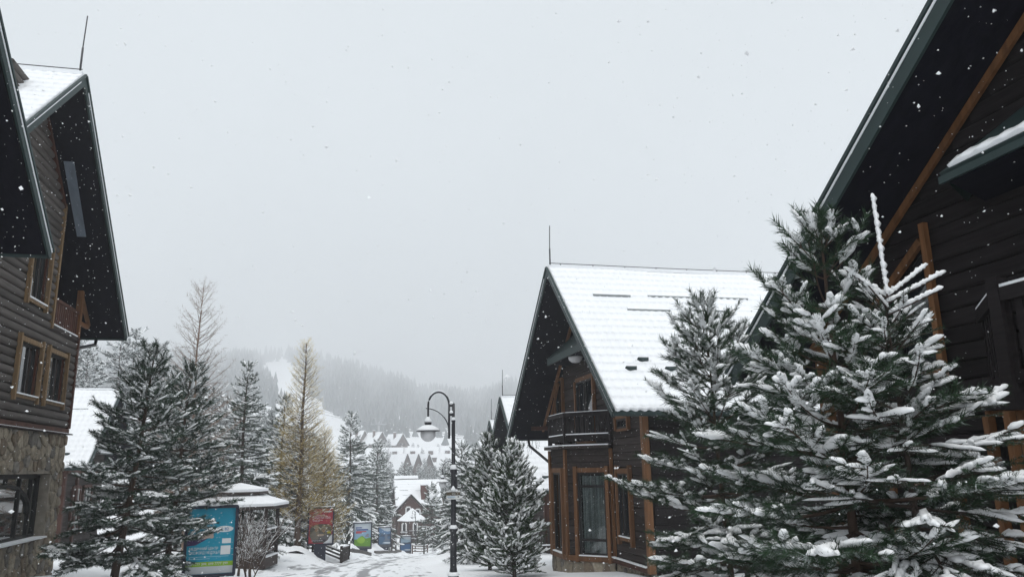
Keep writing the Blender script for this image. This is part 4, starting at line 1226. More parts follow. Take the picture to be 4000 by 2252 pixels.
# --- larches
T = gen_tree('larch', 10.0, 2.2, 121, whorl=.36, nb=6, snow=.04, t0=.12, g=1.6, sden=.4)
build_tree(T, 'larch_tree', 'bare larch with thin twigs rising tallest above the left pines', 'larch tree', on(-4.95, 29.6), 1, LARCHB, LARCHB, snow_h=.04, snow_w=.05, seed=6, trunk_r=.09)
T = gen_tree('larch', 10.4, 1.85, 122, whorl=.26, nb=8, snow=.4, t0=.15, g=1.4, sden=.7)
build_tree(T, 'larch_tree', 'yellow larch with bare straight trunk beside the red poster stand', 'larch tree', on(-1.55, 40.0), 1, LARCHY, BARKP, snow_h=.06, snow_w=.06, seed=7, trunk_r=.16)
T = gen_tree('larch', 6.3, 1.8, 123, whorl=.22, nb=9, snow=.4, t0=.1, g=1.35, sden=.9)
build_tree(T, 'larch_tree', 'lower dense yellow larch tight against the tall yellow larch', 'larch tree', on(-.45, 41.6), 1, LARCHY, BARK, snow_h=.06, snow_w=.06, seed=8, trunk_r=.1)
# --- spruces along the left side of the road
for k, (x, y, H, Rd, lab, g, lod, sn) in enumerate((
        (-3.55, 33.0, 7.6, 2.0, 'spruce with a dark heart between the bare larch and the gazebo roof', 1.9, 1, .4),
        (-2.55, 41.2, 7.7, 1.7, 'slim spruce standing close left of the tall yellow larch', 2.1, 1, .4),
        (1.3, 64.0, 10.6, 2.6, 'broad snowy spruce between the yellow larch and the green poster stand', 2.7, 1, .45),
        (4.3, 80.0, 10.8, 2.9, 'snowy spruce behind the two winter poster stands', 3.0, 1, .45),
        (11.4, 93.0, 7.0, 2.0, 'spruce standing in front of the small brown house by the far gazebo', 3.4, 2, .45),
        (5.3, 29.8, 4.2, 1.35, 'narrow dark spruce directly behind the lamp post', 1.9, 1, .35),
        (7.4, 46.0, 6.2, 2.0, 'spruce at the right road edge seen between the two lamp shades', 2.2, 1, .4),
        (-6.4, 36.5, 6.0, 1.9, 'snowy spruce half hidden behind the left pines', 2.2, 1, .4))):
    T = gen_tree('spruce', H, Rd, 130 + k, whorl=.24 + .05 * g, nb=7, snow=sn, taper=.85, t0=.04, g=g)
    build_tree(T, 'spruce_tree', lab, 'spruce tree', on(x, y), lod, NEEDLES, BARK, snow_h=.13, snow_w=.16, seed=10 + k)
# --- bushy evergreens right of the lamp
T = gen_tree('juniper', 3.45, 1.05, 141, whorl=.15, nb=10, swid=.8, snow=.55, t0=.02, g=1.3)
build_tree(T, 'juniper_bush', 'dense cone shaped evergreen bush heaped with snow, right of the lamp post', 'evergreen bush', on(4.75, 20.9), 1, NEEDLEJ, BARK, snow_h=.15, snow_w=.17, seed=31)
T = gen_tree('juniper', 3.95, 1.05, 142, whorl=.17, nb=9, snow=.36, t0=.03, g=1.4)
build_tree(T, 'juniper_bush', 'taller darker evergreen bush behind the cone shaped one', 'evergreen bush', on(4.75, 24.2), 1, NEEDLEJ, BARK, snow_h=.14, snow_w=.16, seed=32)

# --- leafless shrub by the poster stand
def shrub(label, base, H, n, seed, spread=1.0):
    rnd = random.Random(seed); t = thing('bare_shrub', label, 'shrub', base); A = Acc(); S = Acc(); b = np.array(base)
    def grow(p, d, L, r, lev):
        m = 5; P = [p]; d = np.array(d)
        for q in range(m):
            d = norm(d + np.array([rnd.uniform(-.16, .16), rnd.uniform(-.16, .16), rnd.uniform(-.06, .1)])); P.append(P[-1] + d * L / m)
        A.tube(P, np.linspace(r, r * .45, m + 1), 4)
        if rnd.random() < .8: S.tube([q + np.array([0, 0, r * .8]) for q in P[1:]], r * .7, 4)
        if lev < 3:
            for q in range(rnd.randint(3, 5)):
                i_ = rnd.randint(1, m); grow(P[i_], norm(d + np.array([rnd.uniform(-.8, .8), rnd.uniform(-.8, .8), rnd.uniform(-.2, .5)])), L * rnd.uniform(.45, .7), r * .55, lev + 1)
    for k in range(n):
        a = rnd.uniform(0, 6.28); grow(b + np.array([.15 * math.cos(a), .15 * math.sin(a), -.1]), norm(np.array([math.cos(a) * .6 * spread + .15, math.sin(a) * .4, 1.0])), H * rnd.uniform(.5, .75), .028, 0)
    A.build('stems', TWIG, t); tag(S.build('snow_load', SNOWT, t), None, kind='stuff')
    return t


shrub('leafless shrub with snow lined twigs right of the blue poster stand', on(-2.3, 25.6), 2.0, 5, 5)
shrub('second leafless shrub with snow lined twigs in front of the gazebo', on(-2.75, 26.8), 2.1, 4, 9)

# --- evergreen stand on the slope below the row houses, copies of three kinds
SP = []
for k, (kind, H, Rd) in enumerate((('pine', 8.0, 2.6), ('spruce', 9.5, 2.5), ('pine', 6.5, 2.4))):
    T = gen_tree(kind, H, Rd, 160 + k, g=3.6, whorl=.75, nb=6, snow=.75, taper=.7, t0=.08, fat=1.5)
    SP.append((T, kind, H))
rnd = random.Random(77)
protos = [None] * 3
stand = []
for q in range(400):
    y = rnd.uniform(120, 240); a = R(rnd.uniform(-2.0, 13.5)); x = y * math.tan(a)
    if abs(x - (13.2 + (y - 98) * .13)) < 4 and y < 130: continue
    if any((x - u) ** 2 + (y - v) ** 2 < 5.0 ** 2 for u, v in stand): continue
    stand.append((x, y))
    if len(stand) >= 130: break
for q in range(300):
    y = rnd.uniform(242, 292); x = y * math.tan(R(rnd.uniform(-2, 13.5)))
    if any((x - u) ** 2 + (y - v) ** 2 < 4.2 ** 2 for u, v in stand): continue
    stand.append((x, y))
    if len(stand) >= 190: break
hill = []
for q in range(600):
    y = rnd.uniform(62, 230); x = y * math.tan(R(rnd.uniform(-11, -.6)))
    if any((x - u) ** 2 + (y - v) ** 2 < 4.6 ** 2 for u, v in hill + [(-20, 259)]): continue
    hill.append((x, y))
    if len(hill) >= 62: break
stand += hill
stand += [(-32 + 1.05 * k + rnd.uniform(-.8, .8), 104 + rnd.uniform(-9, 9)) for k in range(7)]
stand.sort(key=lambda p: p[1])
lab_far = 'snow dusted evergreen of the dense stand below the far row houses'
lab_fir = 'tall frosted fir on the hillside behind the lodge eave'
for (x, y) in stand:
    fir = x < -15 and (x, y) not in hill
    k = 1 if fir else rnd.choice((0, 0, 1, 2))
    T, kind, H = SP[k]
    sc = rnd.uniform(.7, 1.15) * (1.0 if not fir else 1.55) * (1.0 if y < 190 else .7 if y < 241 else .42)
    lab, grp = ('snow dusted evergreen of the wood on the left hillside behind the gazebo', 'evergreens on the left hillside') if (x, y) in hill else (lab_fir, 'firs behind the lodge') if fir else (lab_far, 'evergreens of the far stand')
    if protos[k] is None:
        t = build_tree(T, ('pine_tree', 'spruce_tree', 'pine_tree')[k], lab, 'evergreen', (0, 0, 0), 2, NEEDLEF, BARK, snow_h=.16, snow_w=.2, seed=50 + k, group=grp)
        m = Matrix.Translation(Vector(on(x, y))) @ Matrix.Scale(sc, 4); t.matrix_basis = m; protos[k] = t
    else:
        copy_tree(protos[k], on(x, y), rnd.uniform(0, 6.28), sc, lab, grp)
# ================================================================== street lamps
def lamp(label, x, y, z0, ztop, arm=.67, dirx=-1, r=1.0, sign=False, lod=0, group=None):
    t = thing('street_lamp', label, 'street lamp', (x, y, z0), group)
    H = ztop - z0; n = 16 if lod == 0 else 8
    lathe('post', [(.15 * r, -.2), (.15 * r, .06), (.11 * r, .1), (.1 * r, .2), (.085 * r, .3), (.08 * r, 1.15), (.105 * r, 1.18), (.105 * r, 1.24), (.072 * r, 1.27), (.065 * r, 2.62), (.09 * r, 2.65), (.09 * r, 2.72), (.05 * r, 2.75), (.046 * r, H - .5), (.052 * r, H - .48), (.052 * r, H - .44), (.038 * r, H - .42), (.038 * r, H), (.01, H + .01)], (x, y, z0), BLACK, t, n)
    for zz, rr in ((.1, .15), (1.24, .105), (2.72, .09), (H - .44, .052)):
        lathe('collar_snow', [(rr * r * 1.0, zz - .005), (rr * r * 1.06, zz + .02), (rr * r * .8, zz + .06), (rr * r * .42, zz + .14)], (x, y, z0), SNOW, t, n)
    ax_ = x + dirx * .115 * r           # vertical tube the arm hangs on
    tube_ob('arm_tube', [(ax_, y, ztop - .92 * r), (ax_, y, ztop + .02 * r)], .028 * r, BLACK, t, n)
    for zz in (-.06, -.3): tube_ob('clamp', [(x, y, ztop + zz * r), (ax_, y, ztop + zz * r)], .03 * r, BLACK, t, 8)
    for zz in (-.02, -.26): lathe('clamp_snow', [(.06 * r, 0), (.06 * r, .03), (.03 * r, .07)], ((x + ax_) / 2, y, ztop + zz * r), SNOW, t, 8)
    R_ = (arm - .115) / 2 * r; cx = ax_ + dirx * R_
    hook = [(ax_, y, ztop - .25 * r)] + [(cx - dirx * R_ * math.cos(a), y, ztop - .05 * r + R_ * 1.25 * math.sin(a)) for a in np.linspace(0, math.pi, 15)] + [(cx + dirx * R_, y, ztop - .38 * r)]
    tube_ob('hook_arm', hook, .026 * r, BLACK, t, 10)
    tube_ob('arm_snow', [(p[0], p[1], p[2] + .03 * r) for p in hook[4:13]], .02 * r, SNOW, t, 8)
    lx = cx + dirx * R_
    br = [(ax_, y, ztop - .75 * r)] + [(ax_ + dirx * (2 * R_ + .06) * (1 - math.cos(a)), y, ztop - .75 * r + .62 * r * math.sin(a)) for a in np.linspace(.1, math.pi / 2, 9)]
    tube_ob('lower_bracket', br, .015 * r, BLACK, t, 8)
    tube_ob('bracket_snow', [(p[0], p[1], p[2] + .016) for p in br[4:]], .012 * r, SNOW, t, 6)
    zl = ztop - .62 * r
    hd = lathe('lantern_head', [(.30 * r, zl - .11 * r), (.315 * r, zl - .1 * r), (.30 * r, zl - .085 * r), (.16 * r, zl), (.085 * r, zl + .03 * r), (.09 * r, zl + .1 * r), (.1 * r, zl + .13 * r), (.05 * r, zl + .18 * r), (.035 * r, zl + .25 * r)], (lx, y, 0), BLACK, t, n + 8)
    lathe('shade_snow', [(.315 * r, zl - .092 * r), (.318 * r, zl - .075 * r), (.24 * r, zl - .015 * r), (.15 * r, zl + .035 * r), (.09 * r, zl + .055 * r)], (lx, y, 0), SNOW, hd, n + 8)
    lathe('cap_snow', [(.102 * r, zl + .125 * r), (.09 * r, zl + .18 * r), (.05 * r, zl + .235 * r), (.034 * r, zl + .27 * r)], (lx, y, 0), SNOW, hd, n)
    gr = .2 * r; zc = zl - .175 * r
    lathe('globe', [(.02, zc - gr)] + [(gr * math.sin(a), zc - gr * math.cos(a)) for a in np.linspace(.15, 2.45, 12)], (lx, y, 0), GLOBE, t, n + 8)
    return t


lx, ly = 3.06, 20.42
la = lamp('tall black street lamp with snow capped shade and white globe in the foreground', lx, ly, -1.12, 3.3)
lamp('street lamp half hidden behind the foreground lamp post, its shade showing lower', 6.25, 40.62, -2.3, 1.62, arm=.72)
lamp('small distant street lamp in front of the far gazebo roof', 8.95, 87.5, -7.1, -3.05, r=.72, lod=1, arm=.5)
# sign plates on the foreground lamp post
sg = thing('street_sign', 'small brown and white street sign plates on the foreground lamp post', 'sign', (lx, ly - .1, .85))
SB, SW = flat('sign_brown', (.09, .07, .045)), flat('sign_white', (.62, .63, .62))
nS = Vector((-.18, -.98, 0)).normalized(); uS = Vector((nS.y * -1, nS.x, 0)); uS = Vector((-nS.y, nS.x, 0)); c0 = Vector((lx, ly, 0)) + nS * .1
def plate(name, w, h, z, mat, parent, off=0, ush=0, d=.012): return obox(name, c0 + Vector((0, 0, z)) + nS * off + uS * ush, (uS, (0, 0, 1), nS), (w, h, d), mat, parent)
pl = plate('name_plate', .35, .075, .985, SB, sg)
plate('upper_strip', .35, .03, 1.045, SW, sg)
lp = plate('lower_plate', .35, .095, .89, SW, sg)
plate('printed_line', .2, .014, .905, flat('sign_blue', (.12, .3, .5)), lp, .008, -.05, .004)
plate('printed_line', .16, .012, .875, flat('sign_grey', (.3, .32, .33)), lp, .008, -.06, .004)
plate('emblem', .03, .035, .905, flat('sign_dark', (.08, .08, .08)), lp, .008, .13, .004)
text('lettering', 'SO- 1', .07, face_m(c0 + nS * .009 + Vector((0, 0, .962)) - uS * .035, uS, nS), SW, pl)
lathe('plate_snow', [(.07, 1.06), (.06, 1.1), (.01, 1.18)], (c0.x, c0.y, 0), SNOW, sg, 10)

# ================================================================== poster stands
def poster_stand(label, c, w, h, zbot, yaw, base_w=.55, fr=.08):
    """c: ground point, yaw turns the face from -Y; returns (thing, poster, frame functions)"""
    t = thing('poster_stand', label, 'poster stand', (c[0], c[1], gz(*c)))
    n = Vector((math.sin(yaw), -math.cos(yaw), 0)); u = Vector((math.cos(yaw), math.sin(yaw), 0)); Z = Vector((0, 0, 1)); o = Vector((c[0], c[1], zbot))
    # rounded frame with an opening
    def rr(w_, h_, r_, k=5):
        P = []
        for cx, cz, a0 in ((w_ / 2 - r_, h_ - r_, 0), (-w_ / 2 + r_, h_ - r_, 90), (-w_ / 2 + r_, r_, 180), (w_ / 2 - r_, r_, 270)):
            for q in range(k + 1): a = R(a0 + 90 * q / k); P.append((cx + r_ * math.cos(a), cz + r_ * math.sin(a)))
        return P
    out = rr(w, h, .07); inn = [(a, b + fr) for a, b in rr(w - 2 * fr, h - 2 * fr, .01)]; m = len(out); V = []
    for d in (.07, -.07):
        for P in (out, inn): V += [o + u * a + Z * b + n * d for a, b in P]
    F = []
    for k in range(m):
        k2 = (k + 1) % m
        F += [(k, k2, m + k2, m + k), (2 * m + k2, 2 * m + k, 3 * m + k, 3 * m + k2), (k2, k, 2 * m + k, 2 * m + k2), (m + k, m + k2, 3 * m + k2, 3 * m + k)]
    pymesh('frame', V, F, NAVY, t)
    obox('back_panel', o + Z * (h / 2) - n * .03, (u, Z, n), (w - 2 * fr + .01, h - 2 * fr + .01, .05), NAVY, t)
    zb = gz(*c) - .15
    obox('pedestal', (o.x, o.y, (zbot + zb) / 2), (u, Z, n), (base_w, zbot - zb + .02, .2), NAVY, t)
    s = Acc(); s.add(*stamp(blob_tmpl(int(abs(c[1]) * 7), 9, 8, .1), np.array([o + Z * (h - .005) - u * w * .49]), np.array([u]), np.array([[.16, w * .98, .12]])))
    s.build('snow_cap', SNOW, t, True)
    pw, ph = w - 2 * fr, h - 2 * fr; o2 = o + Z * fr
    def poly(name, pts, mat, lev, parent):
        return pymesh(name, [o2 + u * ((a - .5) * pw) + Z * (b * ph) + n * (-.004 + .003 * lev) for a, b in pts], [tuple(range(len(pts)))], mat, parent)
    return t, poly, (o2, u, n, pw, ph)


def rect(a, b, c, d): return [(a, c), (b, c), (b, d), (a, d)]
def arc(cx, cy, rx, ry, a0=0, a1=360, n=18): return [(cx + rx * math.cos(R(a0 + (a1 - a0) * k / n)), cy + ry * math.sin(R(a0 + (a1 - a0) * k / n))) for k in range(n + (a1 - a0 < 360))]
def ptext(s, size, a, b, fr_, mat, parent, lev=3, sx=1.0):
    o2, u, n, pw, ph = fr_
    return text('lettering', s, size, face_m(o2 + u * ((a - .5) * pw) + Vector((0, 0, b * ph)) + n * (-.002 + .003 * lev), u, n), mat, parent, sx=sx)


WH = flat('print_white', (.75, .77, .78)); 
# 1 blue
t, poly, fr_ = poster_stand('blue poster stand with arm picture, speech bubble and green phone strip', (-3.12, 22.75), 1.33, 1.83, -1.07, R(7))
po = poly('poster', rect(0, 1, 0, 1), flat('print_cyan', (.01, .29, .43)), 0, t)
poly('green_strip', rect(0, 1, .115, .185), flat('print_green', (.26, .46, .02)), 1, po)
poly('white_strip', rect(0, 1, .005, .115), flat('print_pale', (.52, .55, .57)), 1, po)
ptext('068 7777 299, 099 7777 299', .088, .02, .135, fr_, WH, po, sx=1.0)
ptext('МЕДИЧНИЙ ЦЕНТР', .094, .05, .365, fr_, WH, po, sx=.8); ptext('ОКСФОРД МЕДІКАЛ', .094, .05, .305, fr_, WH, po, sx=.8)
ptext('БУКОВЕЛЬ', .105, .1, .72, fr_, flat('print_lightcyan', (.25, .55, .68)), po)
for k, (a, b, c) in enumerate(((.05, .9, .255), (.05, .5, .225))): poly('small_print', rect(a, b, c, c + .012), flat('print_faint', (.2, .45, .58)), 1, po)
poly('sleeve', [(0, .43), (.18, .44), (.34, .50), (.46, .55), (.33, .62), (.2, .60), (0, .585)], flat('print_purple', (.045, .02, .09)), 1, po)
poly('hand', [(.26, .56), (.34, .53), (.46, .545), (.52, .535), (.56, .55), (.53, .66), (.46, .665), (.44, .62)], flat('print_skin', (.45, .36, .31)), 2, po)
poly('speech_bubble', arc(.78, .675, .19, .048), WH, 1, po); poly('bubble_tail', [(.62, .655), (.7, .635), (.63, .605)], WH, 1, po)
ptext('77 82', .11, .66, .652, fr_, flat('print_blue', (.03, .2, .42)), po)
poly('white_card', rect(.74, .93, .455, .53), WH, 1, po); poly('white_card', rect(.72, .93, .285, .42), WH, 1, po)
for k in range(46):
    q = random.Random(900 + k); a, b = q.uniform(.03, .97), q.uniform(.2, .95); l = q.uniform(.008, .03)
    poly('snow_speck', [(a, b), (a + l, b + l * .3), (a + l * .9, b + l * .5), (a, b + l * .25)], WH, 2, po)
# 2 red
t, poly, fr_ = poster_stand('red poster stand with two campers pictured beside the yellow larch trunk', (-.5, 40.6), 1.28, 1.8, -1.96, R(1))
po = poly('poster', rect(0, 1, 0, 1), flat('print_red', (.40, .035, .06)), 0, t)
ptext('ИННИЙ', .125, .24, .775, fr_, WH, po); ptext('ТУРИСТИЧНИЙ', .125, .13, .705, fr_, WH, po, sx=.9); ptext('ТАБІР', .125, .13, .63, fr_, WH, po)
poly('top_line', rect(.6, .95, .895, .925), WH, 1, po); poly('top_line', rect(.42, .58, .90, .922), flat('print_pink', (.55, .3, .32)), 1, po)
ph_ = poly('photo', [(.03, .12), (.2, .02), (.97, .02), (.97, .5)] + arc(.55, .42, .5, .14, 30, 180, 10), flat('print_photo', (.10, .095, .075)), 1, po)
for nm, pts, col in (('grass_patch', rect(.78, .95, .28, .36), (.42, .36, .03)), ('jacket', arc(.27, .22, .2, .15), (.20, .175, .14)), ('jacket', arc(.62, .2, .22, .14), (.13, .12, .12)), ('face', arc(.33, .41, .075, .07), (.42, .27, .19)), ('face', arc(.63, .38, .08, .07), (.42, .27, .19)),
                     ('hat', arc(.30, .465, .15, .035), (.42, .35, .24)), ('hat', arc(.30, .485, .09, .04), (.46, .38, .26)), ('hat', arc(.63, .425, .15, .035), (.42, .36, .26)), ('hat', arc(.63, .45, .09, .045), (.46, .40, .30)), ('food', arc(.5, .24, .16, .03), (.45, .34, .26)), ('caption_strip', rect(.08, .74, .06, .115), (.06, .045, .06)), ('snow_patch', [(.62, 0), (1, 0), (1, .25), (.9, .2), (.82, .1)], (.7, .72, .74))):
    poly(nm, pts, flat('print_' + nm, col), 2 if nm in ('jacket', 'grass_patch', 'snow_patch') else 3, po)
ptext('+38 067 315 44 44', .075, .1, .07, fr_, WH, po, 4, .95)
poly('red_tab', [(.0, .02), (.2, .02), (.03, .22), (0, .26)], flat('print_red2', (.5, .05, .07)), 4, po)
# 3 green hills
t, poly, fr_ = poster_stand('poster stand showing a green hill under a pale blue sky', (2.2, 58.3), 1.32, 1.85, -3.92, R(-2), base_w=.75)
po = poly('poster', rect(0, 1, 0, 1), flat('print_sky', (.22, .36, .48)), 0, t)
poly('pale_top', rect(0, 1, .72, 1), flat('print_pale3', (.45, .5, .54)), 1, po)
poly('dark_base', rect(0, 1, 0, .16), flat('print_dark', (.09, .10, .10)), 1, po)
poly('hill', [(0, .1), (1, .06), (1, .42), (.7, .38), (.5, .5), (.38, .47), (.2, .36), (0, .36)], flat('print_hill', (.12, .27, .03)), 2, po)
poly('sunlit_hill', arc(.42, .32, .24, .13), flat('print_hill2', (.24, .42, .05)), 3, po)
for a, b, c, d in ((.08, .45, .8, .845), (.08, .84, .715, .765)): poly('headline', rect(a, b, c, d), flat('print_navy', (.03, .06, .22)), 2, po)
for a, b, c, d in ((.1, .72, .645, .685), (.1, .45, .595, .64)): poly('red_line', rect(a, b, c, d), flat('print_redl', (.42, .04, .05)), 2, po)
poly('rider', [(.62, .47), (.7, .5), (.78, .58), (.9, .56), (.86, .5), (.9, .44), (.7, .45)], flat('print_rider', (.2, .2, .24)), 4, po)
# 4, 5 winter blues
for lab, c, zb, hgt, col, dark in (('darker winter poster stand half hidden by spruce branches', (4.75, 73.6), -5.32, 1.8, (.05, .11, .19), True), ('lowest poster stand with blue lake picture by the stair rail', (7.55, 83.6), -6.98, 1.8, (.035, .11, .24), False)):
    t, poly, fr_ = poster_stand(lab, c, 1.2, hgt, zb, R(0), base_w=.65)
    po = poly('poster', rect(0, 1, 0, 1), flat('print_winter', col), 0, t)
    poly('pale_sky', [(0, .55), (1, .55), (1, 1), (0, 1)], flat('print_winter_sky', (.10, .19, .32) if dark else (.26, .36, .44)), 1, po)
    poly('white_wave', [(.1, 1), (1, 1), (1, .83), (.75, .8), (.5, .84), (.3, .92)], flat('print_wave', (.42, .47, .52)), 2, po)
    poly('dark_ridge', [(0, .58), (.3, .66), (.6, .64), (.95, .68), (1, .62), (1, .54), (0, .54)], flat('print_ridge', (.03, .055, .1)), 2, po)
    poly('white_wave', [(.3, .2), (.55, .25), (1, .24), (1, .16), (.6, .17)], flat('print_wave2', (.5, .55, .6)), 2, po)
    poly('dark_base', rect(0, 1, 0, .13), flat('print_base', (.07, .075, .085)), 2, po)
    if dark: poly('figure', [(.4, .3), (.55, .4), (.5, .62), (.62, .72), (.75, .6), (.72, .45), (.95, .38), (.95, .28)], flat('print_figure', (.12, .15, .2)), 3, po)

# ================================================================== gazebos
def gazebo(label, c, rad_, zf, zeave, zpeak, cap=True, n=6, a0=0.3, rails=True, group=None):
    t = thing('gazebo', label, 'gazebo', (c[0], c[1], zf), group)
    x, y = c
    P = [(x + rad_ * math.cos(a0 + k * 2 * math.pi / n), y + rad_ * math.sin(a0 + k * 2 * math.pi / n)) for k in range(n)]
    def ring(f, z): return [(x + (px - x) * f, y + (py - y) * f, z) for px, py in P]
    def roof(nm, f0, z0, f1, z1, mat, par, th):
        V = ring(f0, z0) + ring(f1, z1) + ring(f0, z0 - th) + [(x, y, z1)]
        F = [(k, (k + 1) % n, n + (k + 1) % n, n + k) for k in range(n)] + [(2 * n + k, 2 * n + (k + 1) % n, (k + 1) % n, k) for k in range(n)] + [tuple(range(2 * n, 3 * n))] + [(n + k, n + (k + 1) % n, 3 * n) for k in range(n)]
        return pymesh(nm, V, F, mat, par)
    if cap:
        zc = zeave + (zpeak - zeave) * .38
        rf = roof('roof', 1.28, zeave, .62, zc, DARKW, t, .1); roof('roof_snow', 1.29, zeave + .1, .60, zc + .12, SNOW, rf, .09)
        rc = roof('roof_cap', .72, zc + .22, .03, zpeak, DARKW, t, .08); roof('cap_snow', .73, zc + .32, .03, zpeak + .1, SNOW, rc, .09)
        for px, py in P[::2]: bar('cap_post', (x + (px - x) * .55, y + (py - y) * .55, zc), (x + (px - x) * .55, y + (py - y) * .55, zc + .2), .08, .08, DARKW, t, (1, 0, 0))
    else:
        rf = roof('roof', 1.28, zeave, .03, zpeak, DARKW, t, .08); roof('roof_snow', 1.29, zeave + .07, .03, zpeak + .07, SNOW, rf, .06)
    V = ring(1.06, zf - .35) + ring(1.06, zf)
    pymesh('floor', V, [tuple(range(n, 2 * n))] + [(k, (k + 1) % n, n + (k + 1) % n, n + k) for k in range(n)], DARKW, t)
    for k, (px, py) in enumerate(P):
        bar('post', (px, py, zf - .3), (px, py, zeave + .02), .13, .13, DARKW, t, (1, 0, 0))
        if rails and k != 4:
            qx, qy = P[(k + 1) % n]
            r_ = bar('railing', (px, py, zf + .88), (qx, qy, zf + .88), .1, .07, DARKW, t)
            bar('rail_snow', (px, py, zf + .945), (qx, qy, zf + .945), .1, .06, SNOW, r_)
            for q in range(4):
                bar('rail_board', (px, py, zf + .18 + q * .17), (qx, qy, zf + .18 + q * .17), .03, .09, DARKW, r_)
            bar('edge_snow', (x + (px - x) * 1.02, y + (py - y) * 1.02, zf + .03), (x + (qx - x) * 1.02, y + (qy - y) * 1.02, zf + .03), .16, .05, SNOW, r_)
    return t


gazebo('dark timber gazebo with two tier snow roof behind the leafless shrub', (-3.28, 30.4), 1.39, -1.32, .42, 1.12)
gazebo('small open gazebo with pyramid snow roof in front of the far brown house', (9.75, 99.5), 1.45, -6.95, -4.7, -3.3, cap=False, a0=0.1)

# rail fences and stair rails
def rail_fence(label, pts, h=.85, posts=True, boards=3, bal=False, mat=DARKW, name='rail_fence', cat='fence'):
    t = thing(name, label, cat, pts[0])
    for a, b in zip(pts, pts[1:]):
        a, b = Vector(a), Vector(b); zv_ = Vector((0, 0, 1))
        bar('rail', a + zv_ * h, b + zv_ * h, .09, .08, mat, t); bar('rail_snow', a + zv_ * (h + .065), b + zv_ * (h + .065), .1, .05, SNOW, t)
        if bal:
            n_ = int((b - a).length / .16)
            for k in range(n_): c_ = a.lerp(b, (k + .5) / n_); bar('baluster', c_ + zv_ * .05, c_ + zv_ * (h - .04), .07, .03, mat, t, (b - a).cross(zv_))
        else:
            for k in range(1, boards): bar('rail', a + zv_ * (h * k / boards), b + zv_ * (h * k / boards), .04, .09, mat, t)
        for p in (a, b): bar('post', p - zv_ * .25, p + zv_ * (h + .12), .13, .13, mat, t, (1, 0, 0))
    return t


rail_fence('low dark rail fence behind the yellow larch trunk', [on(-1.6, 44), on(-.9, 43.6), on(0.6, 43.2)], .55)
rail_fence('dark stair railing with balusters beside the red poster stand', [on(.55, 42.2), on(1.0, 46.5), on(1.1, 49.5)], .75, bal=True)
rail_fence('dark stair railing between the winter poster stands', [on(5.6, 76), on(6.2, 79)], .9)
rail_fence('pale stair railing beside the lowest poster stand', [on(8.2, 83), on(9.3, 82.2), on(10.1, 86)], .8, mat=TWIG)
rail_fence('short dark timber barrier right of the road behind the lamp post', [on(8.9, 57), on(8.6, 53)], 1.0)
# kerb stones showing through the snow
for lab, a, b in (('dark kerb stones along the road edge below the green poster stand', (1.25, 52.5), (2.75, 57.0)), ('kerb stones along the road edge below the winter posters', (3.2, 60), (6.6, 78))):
    k_ = thing('kerb', lab, 'kerb', on(*a)); a, b = Vector((*a, 0)), Vector((*b, 0)); n_ = int((b - a).length / 1.05)
    for q in range(n_):
        p, p2 = a.lerp(b, q / n_), a.lerp(b, (q + .93) / n_)
        bar('kerb_stone', (p.x, p.y, gz(p.x, p.y) + .07), (p2.x, p2.y, gz(p2.x, p2.y) + .07), .16, .26, CONCR, k_)
# snow banks
def bank(label, c, L, w, h, yaw, seed):
    """mound of snow draped over the ground"""
    rs = np.random.RandomState(seed); n = 22
    a = np.linspace(-1, 1, n); A_, B_ = np.meshgrid(a, a, indexing='ij')
    rr = np.sqrt(A_ ** 2 + B_ ** 2) * (1 + .15 * np.sin(np.arctan2(B_, A_) * 3 + seed))
    hh = h * np.clip(1 - rr ** 2, 0, 1) ** .8 * (1 + .25 * np.sin(A_ * 5 + seed) * np.sin(B_ * 6))
    X = c[0] + A_ * L / 2 * math.cos(yaw) - B_ * w / 2 * math.sin(yaw); Y_ = c[1] + A_ * L / 2 * math.sin(yaw) + B_ * w / 2 * math.cos(yaw)
    Z_ = G(X, Y_) + hh - .03 + .012 * rs.normal(size=hh.shape) * (hh > .02)
    i_ = np.arange(n - 1)[:, None] * n; j_ = np.arange(n - 1)[None]
    me = smooth(npmesh('snow_bank', np.stack([X, Y_, Z_], -1).reshape(-1, 3), np.stack([i_ + j_, i_ + n + j_, i_ + n + j_ + 1, i_ + j_ + 1], -1).reshape(-1, 4)))
    tag(ob('snow_bank', me, SNOW), label, 'snow bank')


bank('rounded snow bank at the foot of the red poster stand', (-1.9, 39.0), 3.2, 1.3, .3, .5, 3)
bank('snow bank under the green poster stand', (1.2, 56.8), 2.4, 1.2, .4, .9, 4)
bank('snow bank between the green and the darker winter poster stands', (3.4, 65), 6, 1.6, .4, 1.3, 5)
bank('snow bank at the foot of the lowest poster stand', (6.6, 81.5), 2.4, 1.3, .4, 1.0, 6)
# small table top under the pines
tb = thing('garden_table', 'small snow dusted table half hidden by the smaller pine', 'table', (6.6, 12.2, gz(6.6, 12.2)))
box('table_top', (5.9, 11.9, -.02), (6.7, 12.7, .03), DARKW, tb); box('snow_cover', (5.92, 11.92, .031), (6.68, 12.68, .06), SNOW, tb)
for a in (6.0, 6.6):
    for b in (12.0, 12.6): box('leg', (a - .03, b - .03, gz(a, b) - .05), (a + .03, b + .03, -.02), DARKW, tb)

